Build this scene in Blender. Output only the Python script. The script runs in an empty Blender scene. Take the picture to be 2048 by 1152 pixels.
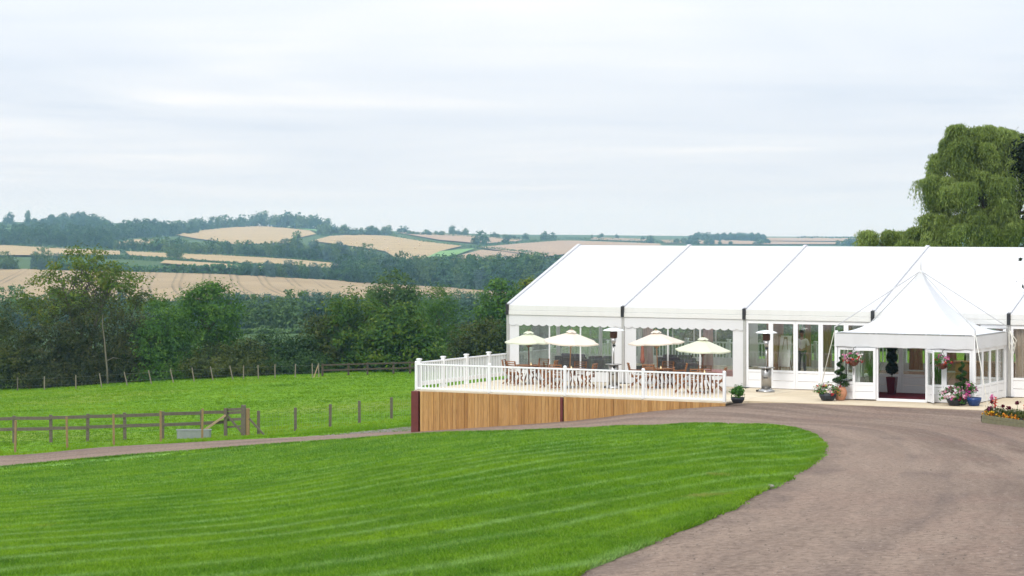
import bpy, math, random
import numpy as np
from mathutils import Vector, Matrix
from mathutils.geometry import delaunay_2d_cdt

random.seed(7)
rng = np.random.default_rng(11)
R = math.radians
S = bpy.context.scene
COL = S.collection

# ------------------------------------------------------------------ camera
FPX, HOR, CAMZ = 4655.0, 452.0, 6.0          # focal length and horizon in pixels of the 2048 px photograph
cam_d = bpy.data.cameras.new('camera')
cam_d.sensor_width = 36.0
cam_d.lens = FPX / 2048 * 36.0
cam_d.shift_y = (HOR - 576) / 2048
cam_d.clip_start, cam_d.clip_end = 0.5, 30000
cam_d.dof.use_dof = True
cam_d.dof.focus_distance = 84
cam_d.dof.aperture_fstop = 9.0
cam = bpy.data.objects.new('camera', cam_d)
cam.location = (0, 0, CAMZ)
cam.rotation_euler = (R(90), 0, 0)
COL.objects.link(cam)
S.camera = cam

# ------------------------------------------------------------------ light
SUN_EL, SUN_AZ = R(42), R(205)               # azimuth clockwise from +Y: behind the camera, a little to the left
sun_d = bpy.data.lights.new('sun', 'SUN')
sun_d.energy = 2.0
sun_d.angle = R(14)
sun_d.color = (1.0, 0.97, 0.92)
sun = bpy.data.objects.new('sun', sun_d)
sun.rotation_euler = (R(90) - SUN_EL, 0, R(180) - SUN_AZ)
sun.location = (-20, -40, 60)
COL.objects.link(sun)
S.view_settings.view_transform = 'Standard'
S.view_settings.look = 'None'
S.view_settings.gamma = 1
S.view_settings.exposure = 0.0
S.cycles.max_bounces = 10
S.cycles.transparent_max_bounces = 24
S.cycles.volume_bounces = 1
S.cycles.use_denoising = True
try:
    S.cycles.denoiser = 'OPENIMAGEDENOISE'
    S.cycles.denoising_input_passes = 'RGB_ALBEDO_NORMAL'
except Exception:
    pass

class NT:
    """small helper round a node tree"""
    def __init__(s, tree):
        s.t = tree
        tree.nodes.clear()
    def n(s, kind, ins=None, **props):
        nd = s.t.nodes.new(kind)
        for k, v in props.items():
            setattr(nd, k, v)
        for k, v in (ins or {}).items():
            sock = nd.inputs[k]
            if isinstance(v, bpy.types.NodeSocket):
                s.t.links.new(v, sock)
            else:
                sock.default_value = v
        return nd
    def math(s, op, a, b=0.0, c=None, clamp=False):
        nd = s.t.nodes.new('ShaderNodeMath')
        nd.operation = op
        nd.use_clamp = clamp
        for i, v in enumerate((a, b) if c is None else (a, b, c)):
            if isinstance(v, bpy.types.NodeSocket):
                s.t.links.new(v, nd.inputs[i])
            else:
                nd.inputs[i].default_value = v
        return nd.outputs[0]
    def ramp(s, fac, stops, interp='LINEAR'):
        nd = s.t.nodes.new('ShaderNodeValToRGB')
        nd.color_ramp.interpolation = interp
        el = nd.color_ramp.elements
        while len(el) < len(stops):
            el.new(0.5)
        for e, (p, c) in zip(el, stops):
            e.position = p
            e.color = (c[0], c[1], c[2], 1) if not isinstance(c, (int, float)) else (c, c, c, 1)
        s.t.links.new(fac, nd.inputs[0])
        return nd.outputs[0]
    def mix(s, fac, a, b, blend='MIX'):
        nd = s.t.nodes.new('ShaderNodeMix')
        nd.data_type = 'RGBA'
        nd.blend_type = blend
        for i, v in ((0, fac), (6, a), (7, b)):
            if isinstance(v, bpy.types.NodeSocket):
                s.t.links.new(v, nd.inputs[i])
            else:
                nd.inputs[i].default_value = v if i == 0 else (v[0], v[1], v[2], 1)
        return nd.outputs[2]
    def noise(s, vec, scale, detail=4, rough=0.55, dist=0.0):
        ins = {'Scale': scale, 'Detail': detail, 'Roughness': rough, 'Distortion': dist}
        if vec is not None:
            ins['Vector'] = vec
        return s.n('ShaderNodeTexNoise', ins).outputs[0]
    def scaled(s, vec, sc, rot=(0, 0, 0)):
        return s.n('ShaderNodeMapping', {'Vector': vec, 'Scale': sc, 'Rotation': rot}).outputs[0]

# world: thin blue Nishita sky behind a nearly closed pale cloud sheet with soft bands
W = bpy.data.worlds.new('World')
S.world = W
W.use_nodes = True
t = NT(W.node_tree)
sky = t.n('ShaderNodeTexSky', sky_type='NISHITA', sun_disc=False, sun_elevation=SUN_EL, sun_rotation=SUN_AZ)
tc = t.n('ShaderNodeTexCoord').outputs['Generated']
sep = t.n('ShaderNodeSeparateXYZ', {0: tc})
elev = t.math('MAXIMUM', sep.outputs[2], 0.0)
# sheet layers seen in perspective: project the direction on a high plane so bands flatten towards the horizon
den = t.math('ADD', elev, 0.028)
cx = t.math('DIVIDE', sep.outputs[0], den)
cy = t.math('DIVIDE', sep.outputs[1], den)
cv = t.n('ShaderNodeCombineXYZ', {0: t.math('MULTIPLY', cx, 0.34), 1: t.math('MULTIPLY', cy, 0.2), 2: 0.0}).outputs[0]
n1 = t.noise(cv, 0.85, 4, 0.48, 0.5)
n2 = t.noise(t.scaled(cv, (0.6, 2.4, 1)), 1.6, 4, 0.5, 0.3)
nn = t.math('ADD', t.math('MULTIPLY', n1, 0.8), t.math('MULTIPLY', n2, 0.2))
cl = t.ramp(nn, [(0.36, (7.5, 8.35, 9.5)), (0.45, (8.35, 9.0, 9.9)), (0.53, (9.0, 9.5, 10.15)), (0.62, (10.3, 10.4, 10.6))])
low = t.math('MULTIPLY', elev, 20.0, clamp=True)
cl = t.mix(low, (8.8, 9.35, 10.05), cl)
bright = t.math('ADD', 0.92, t.math('MULTIPLY', elev, 1.25))
gl = t.n('ShaderNodeVectorMath', {0: cl, 1: t.n('ShaderNodeCombineXYZ', {0: bright, 1: bright, 2: bright}).outputs[0]}, operation='MULTIPLY').outputs[0]
wc = t.mix(0.97, sky.outputs[0], gl)
bg = t.n('ShaderNodeBackground', {'Color': wc, 'Strength': 0.1})
t.n('ShaderNodeOutputWorld', {'Surface': bg.outputs[0]})

# ------------------------------------------------------------------ materials
def mat(name):
    m = bpy.data.materials.new(name)
    m.use_nodes = True
    return m, NT(m.node_tree)

def out(t, sh, disp=None):
    t.n('ShaderNodeOutputMaterial', {'Surface': sh})

def bsdf(t, col, rough=0.6, bump=None, strength=0.3, dist=0.02, metal=0.0, spec=0.4):
    ins = {'Base Color': col if isinstance(col, bpy.types.NodeSocket) else (*col, 1), 'Roughness': rough, 'Metallic': metal, 'Specular IOR Level': spec}
    if bump is not None:
        ins['Normal'] = t.n('ShaderNodeBump', {'Height': bump, 'Strength': strength, 'Distance': dist}).outputs[0]
    return t.n('ShaderNodeBsdfPrincipled', ins).outputs[0]

def simple(name, col, rough=0.6, metal=0.0, var=0.12, scale=6.0, bump=0.15, spec=0.4):
    m, t = mat(name)
    oc = t.n('ShaderNodeTexCoord').outputs['Object']
    nz = t.noise(oc, scale, 5, 0.6)
    c = t.mix(nz, [x * (1 - var) for x in col], [min(1, x * (1 + var)) for x in col])
    out(t, bsdf(t, c, rough, nz, bump, 0.01, metal, spec))
    return m

def island(name, cols, rough=0.7, grain=None, spec=0.3):
    """colour varies from island to island (planks, petals, slats)"""
    m, t = mat(name)
    rnd = t.n('ShaderNodeNewGeometry').outputs['Random Per Island']
    k = max(1, len(cols) - 1)
    c = t.ramp(rnd, [(i / k, cc) for i, cc in enumerate(cols)])
    b = None
    if grain:
        oc = t.n('ShaderNodeTexCoord').outputs['Object']
        off = t.n('ShaderNodeVectorMath', {0: oc, 1: t.n('ShaderNodeCombineXYZ', {0: t.math('MULTIPLY', rnd, 37.0), 1: t.math('MULTIPLY', rnd, 11.0), 2: 0.0}).outputs[0]}, operation='ADD').outputs[0]
        b = t.noise(t.scaled(off, grain), 1.0, 5, 0.65, 0.8)
        c = t.mix(t.math('MULTIPLY', t.ramp(b, [(0.35, 1.0), (0.6, 0.0)]), 0.4), c, [0.35 * x for x in cols[0]])
        kn = t.noise(t.scaled(off, [g * 0.6 for g in grain]), 2.0, 2, 0.5)
        c = t.mix(t.ramp(kn, [(0.66, 0.0), (0.72, 0.5)]), c, [0.3 * x for x in cols[0]])
    out(t, bsdf(t, c, rough, b, 0.15, 0.01, 0, spec))
    return m

def leafmat(name, cols, trans=0.35, clump=0.6, seed=0.0):
    m, t = mat(name)
    g = t.n('ShaderNodeNewGeometry')
    oc = t.n('ShaderNodeTexCoord').outputs['Object']
    nz = t.noise(t.scaled(oc, (clump,) * 3), 1.0, 3, 0.6)
    f = t.math('ADD', t.math('MULTIPLY', t.math('SUBTRACT', nz, 0.5), 1.9), t.math('MULTIPLY', g.outputs['Random Per Island'], 0.6), clamp=True)
    f = t.math('ADD', f, 0.12, clamp=True)
    k = len(cols) - 1
    c = t.ramp(f, [(i / k, cc) for i, cc in enumerate(cols)])
    d = t.n('ShaderNodeBsdfPrincipled', {'Base Color': c, 'Roughness': 0.6, 'Specular IOR Level': 0.12}).outputs[0]
    tr = t.n('ShaderNodeBsdfTranslucent', {'Color': t.mix(0.35, c, (cols[-1][0] * 1.2, cols[-1][1] * 1.3, cols[-1][2]))}).outputs[0]
    out(t, t.n('ShaderNodeMixShader', {0: trans, 1: d, 2: tr}).outputs[0])
    return m

def glassmat(name, tint, refl=0.07, dirt=0.0, dirtcol=(0.8, 0.8, 0.8)):
    m, t = mat(name)
    tr = t.n('ShaderNodeBsdfTransparent', {'Color': (*tint, 1)}).outputs[0]
    gl = t.n('ShaderNodeBsdfGlossy', {'Color': (1, 1, 1, 1), 'Roughness': 0.03}).outputs[0]
    lw = t.n('ShaderNodeLayerWeight', {'Blend': 0.25}).outputs['Fresnel']
    sh = t.n('ShaderNodeMixShader', {0: t.math('ADD', t.math('MULTIPLY', lw, 0.5), refl, clamp=True), 1: tr, 2: gl}).outputs[0]
    if dirt:
        oc = t.n('ShaderNodeTexCoord').outputs['Object']
        nz = t.noise(t.scaled(oc, (3, 3, 0.5)), 1.5, 4)
        df = t.n('ShaderNodeBsdfDiffuse', {'Color': (*dirtcol, 1)}).outputs[0]
        sh = t.n('ShaderNodeMixShader', {0: t.math('MULTIPLY', nz, dirt), 1: sh, 2: df}).outputs[0]
    out(t, sh)
    return m

def fabric(name, col, trans=0.25, scale=2.0, wr=0.25, dirt=0.05):
    """coated white cloth: soft wrinkles, some light comes through"""
    m, t = mat(name)
    oc = t.n('ShaderNodeTexCoord').outputs['Object']
    wv = t.noise(t.scaled(oc, (scale * 2.2, scale * 2.2, scale * 0.9), (0.3, 0.5, 0.7)), 1.0, 4, 0.55, 0.8)
    st = t.noise(t.scaled(oc, (2.2, 2.2, 0.35)), 1.3, 5, 0.6)
    c = t.mix(t.math('MULTIPLY', t.ramp(st, [(0.45, 0.0), (0.75, 1.0)]), dirt * 4), col, [x * y for x, y in zip(col, (0.8, 0.78, 0.74))])
    bm_ = t.n('ShaderNodeBump', {'Height': wv, 'Strength': wr, 'Distance': 0.05}).outputs[0]
    d = t.n('ShaderNodeBsdfPrincipled', {'Base Color': c, 'Roughness': 0.45, 'Specular IOR Level': 0.35, 'Normal': bm_}).outputs[0]
    tr = t.n('ShaderNodeBsdfTranslucent', {'Color': c}).outputs[0]
    out(t, t.n('ShaderNodeMixShader', {0: trans, 1: d, 2: tr}).outputs[0])
    return m

M = {}
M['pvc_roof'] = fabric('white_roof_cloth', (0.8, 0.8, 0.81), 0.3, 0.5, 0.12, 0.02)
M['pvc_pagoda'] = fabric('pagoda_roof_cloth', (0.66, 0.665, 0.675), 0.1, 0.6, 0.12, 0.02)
M['pvc_wall'] = fabric('white_wall_cloth', (0.77, 0.77, 0.775), 0.22, 1.2, 0.4, 0.03)
M['pvc_band'] = fabric('cream_eave_cloth', (0.72, 0.715, 0.69), 0.1, 1.0, 0.15, 0.06)
M['panel'] = simple('white_panel_board', (0.77, 0.77, 0.78), 0.4, 0, 0.03, 3, 0.05)
M['white'] = simple('white_painted_rail', (0.8, 0.8, 0.8), 0.4, 0, 0.05, 5, 0.05)
M['alu'] = simple('grey_aluminium', (0.48, 0.47, 0.45), 0.4, 0.5, 0.15, 8, 0.1)
M['steel'] = simple('brushed_steel', (0.4, 0.39, 0.38), 0.3, 0.85, 0.15, 12, 0.05)
M['dish'] = simple('polished_dish', (0.85, 0.87, 0.88), 0.25, 0.5, 0.03, 8, 0.02)
M['black'] = simple('black_metal', (0.02, 0.02, 0.022), 0.5, 0, 0.2, 8, 0.1)
M['darkbrown'] = simple('rusty_dark_metal', (0.07, 0.03, 0.018), 0.6, 0.3, 0.4, 14, 0.3)
M['clear'] = glassmat('clear_window_sheet', (0.93, 0.95, 0.94), 0.025, 0.06, (0.6, 0.63, 0.62))
M['glass'] = glassmat('pane_glass', (0.9, 0.92, 0.9), 0.05)
M['teak'] = island('oiled_teak', [(0.2, 0.08, 0.03), (0.29, 0.125, 0.05), (0.24, 0.098, 0.038), (0.34, 0.155, 0.065)], 0.5, (30, 30, 3))
M['plank'] = island('skirt_plank_wood', [(0.320, 0.155, 0.046), (0.470, 0.259, 0.088), (0.376, 0.193, 0.063), (0.536, 0.315, 0.120), (0.414, 0.221, 0.074), (0.489, 0.282, 0.104)], 0.75, (22.560, 22.560, 1.536))
M['seam2'] = simple('grey_cable_sleeve', (0.5, 0.5, 0.5), 0.5, 0, 0.08, 6, 0.05)
M['seam'] = simple('pale_grey_roof_seam', (0.5, 0.5, 0.52), 0.5, 0, 0.08, 6, 0.05)
M['redpost'] = simple('red_stained_post', (0.12, 0.024, 0.02), 0.55, 0, 0.35, 4, 0.2)
M['deck'] = island('pale_deck_board', [(0.62, 0.52, 0.37), (0.7, 0.6, 0.45), (0.66, 0.56, 0.41)], 0.7, (1.5, 14, 14))
M['umb_green'] = fabric('pale_green_canvas', (0.71, 0.73, 0.57), 0.3, 3, 0.15, 0.02)
M['umb_cream'] = fabric('cream_canvas', (0.8, 0.72, 0.62), 0.3, 3, 0.15, 0.02)
M['pole'] = simple('varnished_pole', (0.36, 0.19, 0.08), 0.4, 0, 0.2, 5, 0.05)
M['poledark'] = simple('dark_stained_pole', (0.13, 0.035, 0.016), 0.4, 0, 0.2, 5, 0.05)
M['concrete'] = simple('concrete_base', (0.3, 0.29, 0.27), 0.9, 0, 0.2, 10, 0.3)
M['rattan'] = simple('dark_rattan', (0.035, 0.028, 0.038), 0.6, 0, 0.4, 40, 0.6)
M['cushion'] = simple('dark_cushion', (0.06, 0.045, 0.07), 0.9, 0, 0.2, 10, 0.2)
M['pinkdrape'] = fabric('pink_drape', (0.62, 0.44, 0.42), 0.25, 2, 0.4, 0.0)
M['browndrape'] = fabric('brown_drape', (0.34, 0.2, 0.12), 0.15, 2, 0.4, 0.0)
M['beigedrape'] = fabric('beige_drape', (0.6, 0.46, 0.38), 0.2, 2, 0.4, 0.0)
M['woodfloor'] = island('brown_floor_board', [(0.3, 0.15, 0.07), (0.36, 0.19, 0.09)], 0.4, (2, 14, 14))
M['bar'] = simple('orange_oak', (0.42, 0.22, 0.085), 0.45, 0, 0.25, 5, 0.1)
M['carpet'] = simple('dark_red_carpet', (0.11, 0.012, 0.018), 0.95, 0, 0.2, 60, 0.3, 0.1)
M['redpot'] = simple('dark_red_glaze', (0.1, 0.008, 0.014), 0.25, 0, 0.1, 5, 0.02)
M['terracotta'] = simple('terracotta', (0.5, 0.23, 0.13), 0.8, 0, 0.2, 8, 0.2)
M['bluepot'] = simple('blue_glaze', (0.01, 0.038, 0.14), 0.25, 0, 0.15, 5, 0.02)
M['blackpot'] = simple('black_plastic_pot', (0.018, 0.02, 0.026), 0.45, 0, 0.2, 6, 0.1)
M['soil'] = simple('dark_soil', (0.05, 0.035, 0.024), 0.95, 0, 0.3, 30, 0.6)
M['oldwood'] = simple('weathered_grey_timber', (0.12, 0.1, 0.075), 0.85, 0, 0.45, 9, 0.5)
M['stake'] = simple('newer_brown_stake', (0.25, 0.16, 0.075), 0.8, 0, 0.35, 9, 0.4)
M['lightwood'] = simple('pale_stripped_timber', (0.34, 0.25, 0.15), 0.8, 0, 0.3, 9, 0.4)
M['oldstake'] = simple('faded_stake_timber', (0.2, 0.17, 0.125), 0.85, 0, 0.3, 9, 0.4)
M['fenceshaded'] = simple('shade_darkened_fence_timber', (0.07, 0.052, 0.035), 0.85, 0, 0.4, 9, 0.5)  # weathered timber with the shade under the chestnuts put into its colour
M['palestone'] = simple('pale_limestone', (0.25, 0.235, 0.2), 0.85, 0, 0.25, 20, 0.5)
M['trough'] = simple('mossy_trough_board', (0.17, 0.16, 0.09), 0.85, 0, 0.4, 9, 0.5)
M['galv'] = simple('galvanised_sheet', (0.25, 0.27, 0.265), 0.55, 0.2, 0.15, 7, 0.1)
M['wire'] = simple('fence_wire', (0.22, 0.23, 0.22), 0.5, 0.5, 0.1, 8, 0.0)
M['bark'] = simple('grey_bark', (0.1, 0.08, 0.055), 0.9, 0, 0.4, 6, 0.7)
M['palebark'] = simple('pale_dead_bark', (0.13, 0.115, 0.085), 0.9, 0, 0.3, 6, 0.6)
M['rope'] = simple('pale_rope', (0.7, 0.68, 0.6), 0.7, 0, 0.1, 20, 0.2)
M['straw'] = simple('straw_bale', (0.55, 0.43, 0.26), 0.95, 0, 0.2, 5, 0.3)
M['skin'] = simple('skin', (0.36, 0.2, 0.14), 0.5, 0, 0.05, 10, 0.02)
M['hair'] = simple('dark_hair', (0.03, 0.02, 0.015), 0.6, 0, 0.2, 30, 0.3)
M['shirt'] = simple('white_shirt', (0.7, 0.68, 0.68), 0.8, 0, 0.05, 8, 0.2)
M['trouser'] = simple('charcoal_trousers', (0.03, 0.033, 0.04), 0.8, 0, 0.1, 8, 0.2)
M['orange'] = simple('orange_cloth', (0.55, 0.11, 0.06), 0.7, 0, 0.1, 8, 0.2)
M['paper'] = simple('white_board', (0.75, 0.74, 0.72), 0.6, 0, 0.03, 8, 0.05)
M['pinkcloth'] = fabric('pink_tablecloth', (0.62, 0.27, 0.27), 0.1, 3, 0.3, 0.0)

def emis(name, col, k):
    m, t = mat(name)
    out(t, t.n('ShaderNodeEmission', {'Color': (*col, 1), 'Strength': k}).outputs[0])
    return m
M['bulb'] = emis('warm_bulb', (1.0, 0.5, 0.16), 6.0)
M['flame'] = emis('candle_glow', (1.0, 0.75, 0.4), 2.5)

# foliage
M['lf_airy'] = leafmat('airy_tree_leaf', [(0.03, 0.07, 0.012), (0.075, 0.14, 0.018), (0.13, 0.19, 0.026), (0.24, 0.22, 0.04)], 0.4)
M['lf_round'] = leafmat('round_tree_leaf', [(0.020, 0.062, 0.011), (0.050, 0.127, 0.018), (0.088, 0.182, 0.024), (0.138, 0.231, 0.033)])
M['lf_chest'] = leafmat('chestnut_leaf', [(0.014, 0.050, 0.010), (0.040, 0.099, 0.012), (0.085, 0.149, 0.015), (0.149, 0.188, 0.025)], 0.3)
M['lf_olive'] = leafmat('olive_bush_leaf', [(0.022, 0.037, 0.007), (0.047, 0.068, 0.012), (0.076, 0.094, 0.017), (0.108, 0.115, 0.025)], 0.3)
M['lf_brown'] = leafmat('brownish_bush_leaf', [(0.015, 0.026, 0.007), (0.034, 0.048, 0.011), (0.062, 0.068, 0.017), (0.099, 0.093, 0.028)], 0.3)
M['lf_dark'] = leafmat('dark_hedge_leaf', [(0.011, 0.033, 0.009), (0.024, 0.058, 0.013), (0.044, 0.086, 0.019), (0.068, 0.109, 0.026)], 0.25)
M['lf_ash'] = leafmat('grey_green_leaf', [(0.026, 0.065, 0.022), (0.055, 0.11, 0.032), (0.09, 0.15, 0.042), (0.13, 0.19, 0.055)], 0.35)
M['lf_willow'] = leafmat('willow_leaf', [(0.094, 0.136, 0.037), (0.176, 0.237, 0.055), (0.263, 0.332, 0.090), (0.363, 0.435, 0.139)], 0.45, 0.5)
M['lf_twig'] = leafmat('black_green_leaf', [(0.006, 0.012, 0.008), (0.012, 0.024, 0.012), (0.02, 0.036, 0.016)], 0.2)
M['lf_far'] = leafmat('far_tree_leaf', [(0.021, 0.067, 0.029), (0.045, 0.111, 0.042), (0.075, 0.156, 0.055), (0.119, 0.200, 0.065)], 0.25, 0.15)  # leaf tones lightened, standing in for part of the distance haze
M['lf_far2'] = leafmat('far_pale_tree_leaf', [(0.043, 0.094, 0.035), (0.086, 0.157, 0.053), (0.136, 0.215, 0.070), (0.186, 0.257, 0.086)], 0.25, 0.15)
M['lf_valley_hazed'] = leafmat('valley_haze_tinted_leaf', [(0.040, 0.084, 0.068), (0.069, 0.129, 0.098), (0.103, 0.174, 0.128), (0.149, 0.224, 0.165)], 0.25, 0.15)  # distance haze painted into the leaf colour: paler and bluer
M['lf_topiary'] = leafmat('topiary_leaf', [(0.015, 0.04, 0.01), (0.035, 0.08, 0.016), (0.06, 0.12, 0.024)], 0.25, 6)
M['lf_plant'] = leafmat('bright_plant_leaf', [(0.03, 0.09, 0.015), (0.06, 0.16, 0.025), (0.1, 0.24, 0.04)], 0.35, 6)
M['lf_ball'] = leafmat('dark_ball_leaf', [(0.008, 0.018, 0.01), (0.018, 0.034, 0.016), (0.03, 0.05, 0.02)], 0.2, 6)
for nm, c in dict(pink=(0.7, 0.16, 0.4), palepink=(0.75, 0.42, 0.5), whitefl=(0.78, 0.76, 0.7), red=(0.5, 0.03, 0.03), magenta=(0.42, 0.03, 0.24), orangefl=(0.75, 0.27, 0.02), yellow=(0.75, 0.45, 0.03), maroon=(0.13, 0.008, 0.02), coral=(0.65, 0.1, 0.08), lime=(0.42, 0.5, 0.08)).items():
    M[nm] = leafmat(nm + '_petal', [[x * 0.7 for x in c], c, [min(0.85, x * 1.15) for x in c]], 0.25, 5)

# ------------------------------------------------------------------ object helpers
def tag(o, label=None, cat=None, group=None, kind=None):
    for k, v in (('label', label), ('category', cat), ('group', group), ('kind', kind)):
        if v:
            o[k] = v
    return o

def link(name, data, parent=None, loc=(0, 0, 0), rot=(0, 0, 0)):
    o = bpy.data.objects.new(name, data)
    COL.objects.link(o)
    o.location = loc
    o.rotation_euler = rot
    if parent:
        o.parent = parent
    return o

def thing(name, label, cat, loc=(0, 0, 0), rotz=0.0, group=None):
    o = link(name, None, None, loc, (0, 0, rotz))
    o.empty_display_size = 0.3
    return tag(o, label, cat, group)

def npmesh(name, v, f, m, smooth=False):
    """v (N,3), f (K,3|4) arrays -> mesh datablock"""
    me = bpy.data.meshes.new(name)
    v = np.ascontiguousarray(v, dtype=np.float32)
    f = np.ascontiguousarray(f, dtype=np.int32)
    k = f.shape[1]
    me.vertices.add(len(v))
    me.vertices.foreach_set('co', v.ravel())
    me.loops.add(f.size)
    me.loops.foreach_set('vertex_index', f.ravel())
    me.polygons.add(len(f))
    me.polygons.foreach_set('loop_start', np.arange(0, f.size, k, dtype=np.int32))
    if smooth:
        me.polygons.foreach_set('use_smooth', np.ones(len(f), dtype=bool))
    me.update(calc_edges=True)
    me.materials.append(m)
    return me

class MB:
    def __init__(s):
        s.v, s.f = [], []
    def add(s, vs, fs):
        b = len(s.v)
        s.v += [tuple(p) for p in vs]
        s.f += [tuple(b + i for i in q) for q in fs]
        return s
    def box(s, x0, y0, z0, x1, y1, z1):
        return s.add([(x0, y0, z0), (x1, y0, z0), (x1, y1, z0), (x0, y1, z0), (x0, y0, z1), (x1, y0, z1), (x1, y1, z1), (x0, y1, z1)],
                     [(0, 3, 2, 1), (4, 5, 6, 7), (0, 1, 5, 4), (1, 2, 6, 5), (2, 3, 7, 6), (3, 0, 4, 7)])
    def cb(s, cx, cy, cz, sx, sy, sz):
        return s.box(cx - sx / 2, cy - sy / 2, cz - sz / 2, cx + sx / 2, cy + sy / 2, cz + sz / 2)
    def bar(s, p, q, w, h=None, up=(0, 0, 1)):
        h = h or w
        p, q = Vector(p), Vector(q)
        d = (q - p).normalized()
        u = Vector(up)
        if abs(d.dot(u)) > 0.98:
            u = Vector((1, 0, 0))
        a = d.cross(u).normalized()
        b = a.cross(d).normalized()
        vs = []
        for c in (p, q):
            for i, j in ((-1, -1), (1, -1), (1, 1), (-1, 1)):
                vs.append(c + a * (i * w / 2) + b * (j * h / 2))
        return s.add(vs, [(0, 1, 2, 3), (7, 6, 5, 4), (0, 4, 5, 1), (1, 5, 6, 2), (2, 6, 7, 3), (3, 7, 4, 0)])
    def tube(s, pts, rad, n=8):
        pts = [Vector(p) for p in pts]
        rad = rad if isinstance(rad, (list, tuple)) else [rad] * len(pts)
        vs, fs = [], []
        a = None
        for i, p in enumerate(pts):
            d = (pts[min(i + 1, len(pts) - 1)] - pts[max(i - 1, 0)]).normalized()
            if a is None:
                a = d.orthogonal().normalized()
            a = (a - d * a.dot(d)).normalized()
            b = d.cross(a)
            for k in range(n):
                g = 2 * math.pi * k / n
                vs.append(p + (a * math.cos(g) + b * math.sin(g)) * rad[i])
        for i in range(len(pts) - 1):
            for k in range(n):
                fs.append((i * n + k, i * n + (k + 1) % n, (i + 1) * n + (k + 1) % n, (i + 1) * n + k))
        fs.append(tuple(range(n))[::-1])
        fs.append(tuple((len(pts) - 1) * n + k for k in range(n)))
        return s.add(vs, fs)
    def lathe(s, prof, n=20, c=(0, 0, 0), sq=None):
        vs, fs = [], []
        for r, z in prof:
            for k in range(n):
                g = 2 * math.pi * k / n
                vs.append((c[0] + r * math.cos(g), c[1] + r * math.sin(g), c[2] + z))
        for i in range(len(prof) - 1):
            for k in range(n):
                fs.append((i * n + k, i * n + (k + 1) % n, (i + 1) * n + (k + 1) % n, (i + 1) * n + k))
        fs.append(tuple(range(n))[::-1])
        fs.append(tuple((len(prof) - 1) * n + k for k in range(n)))
        return s.add(vs, fs)
    def mesh(s, name, m, smooth=False):
        me = bpy.data.meshes.new(name)
        me.from_pydata(s.v, [], s.f)
        me.materials.append(m)
        if smooth:
            for p in me.polygons:
                p.use_smooth = len(p.vertices) <= 4
        me.update()
        return me
    def build(s, name, m, parent=None, smooth=False, bevel=0.0, loc=(0, 0, 0), rot=(0, 0, 0)):
        o = link(name, s.mesh(name, m, smooth), parent, loc, rot)
        if bevel:
            b = o.modifiers.new('bevel', 'BEVEL')
            b.width = bevel
            b.segments = 2
            b.limit_method = 'ANGLE'
        return o

def kids(o):
    return list(o.children)

def copy_tree(o, parent=None):
    c = o.copy()
    COL.objects.link(c)
    if parent:
        c.parent = parent
    for ch in kids(o):
        copy_tree(ch, c)
    return c

# ------------------------------------------------------------------ terrain function
def _pz(Y, py):
    return CAMZ - (py - HOR) / FPX * Y
NEAR = {   # metres of ground height at distance Y along a sight column
    -900: [(3, 4.3), (10, 3.8), (20, 2.8), (35, 1.2), (50, -0.4), (65, -1.8), (80, -3.2), (88, -3.6), (101, -4.2), (130, -5.6), (197, -8.5)],
    0:    [(3, 4.35), (10, 3.9), (20, 2.95), (35, 1.5), (50, 0.1), (65, -1.2), (80, -2.6), (85, -2.9), (90, -2.92), (93, -3.1), (101, -3.46), (130, -4.9), (197, -7.7)],
    500:  [(3, 4.35), (10, 3.9), (20, 3.0), (35, 1.65), (50, 0.4), (65, -0.75), (80, -1.85), (85, -2.15), (89, -2.17), (95, -2.67), (101, -3.13), (125, -4.37), (197, -6.48)],
    832:  [(3, 4.35), (10, 3.9), (20, 3.05), (35, 1.9), (50, 0.85), (65, -0.25), (75, -0.95), (82, -1.4), (85, -1.55), (90, -1.8), (100, -2.5), (113, -3.3), (125, -3.95), (196, -6.17)],
    1150: [(3, 4.35), (10, 3.9), (20, 3.1), (35, 2.1), (50, 1.15), (65, 0.15), (72, -0.42), (77, -0.8), (82, -0.88), (90, -1.2), (100, -1.7), (125, -3.6), (196, -6.0)],
    1300: [(3, 4.35), (10, 3.92), (20, 3.15), (35, 2.15), (50, 1.18), (62, 0.42), (70, -0.15), (74, -0.38), (80, -0.44), (90, -0.62), (100, -0.9), (115, -2.0), (125, -2.9), (196, -5.6)],
    1600: [(3, 4.35), (10, 3.95), (20, 3.22), (35, 2.15), (50, 1.1), (60, 0.5), (66, 0.15), (72, -0.04), (79, -0.05), (90, -0.06), (105, -0.06), (115, -0.45), (130, -1.6), (196, -4.8)],
    1455: [(3, 4.35), (10, 3.95), (20, 3.2), (35, 2.2), (50, 1.2), (60, 0.58), (69, 0.04), (75, -0.12), (80, -0.16), (90, -0.2), (105, -0.3), (115, -0.8), (130, -2.0), (196, -5.2)],
    2048: [(3, 4.35), (10, 3.95), (20, 3.25), (35, 2.1), (50, 1.0), (58, 0.45), (65, 0.12), (72, -0.05), (90, -0.06), (105, -0.06), (115, -0.3), (130, -1.2), (196, -4.4)],
    2950: [(3, 4.35), (10, 3.95), (20, 3.2), (35, 2.1), (50, 1.0), (58, 0.45), (65, 0.12), (72, -0.05), (90, -0.06), (105, -0.06), (115, -0.3), (130, -1.0), (196, -4.0)],
}
FAR_Y = [420, 800, 1150, 1700, 2600, 3300, 4500, 6000, 9000]
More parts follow.
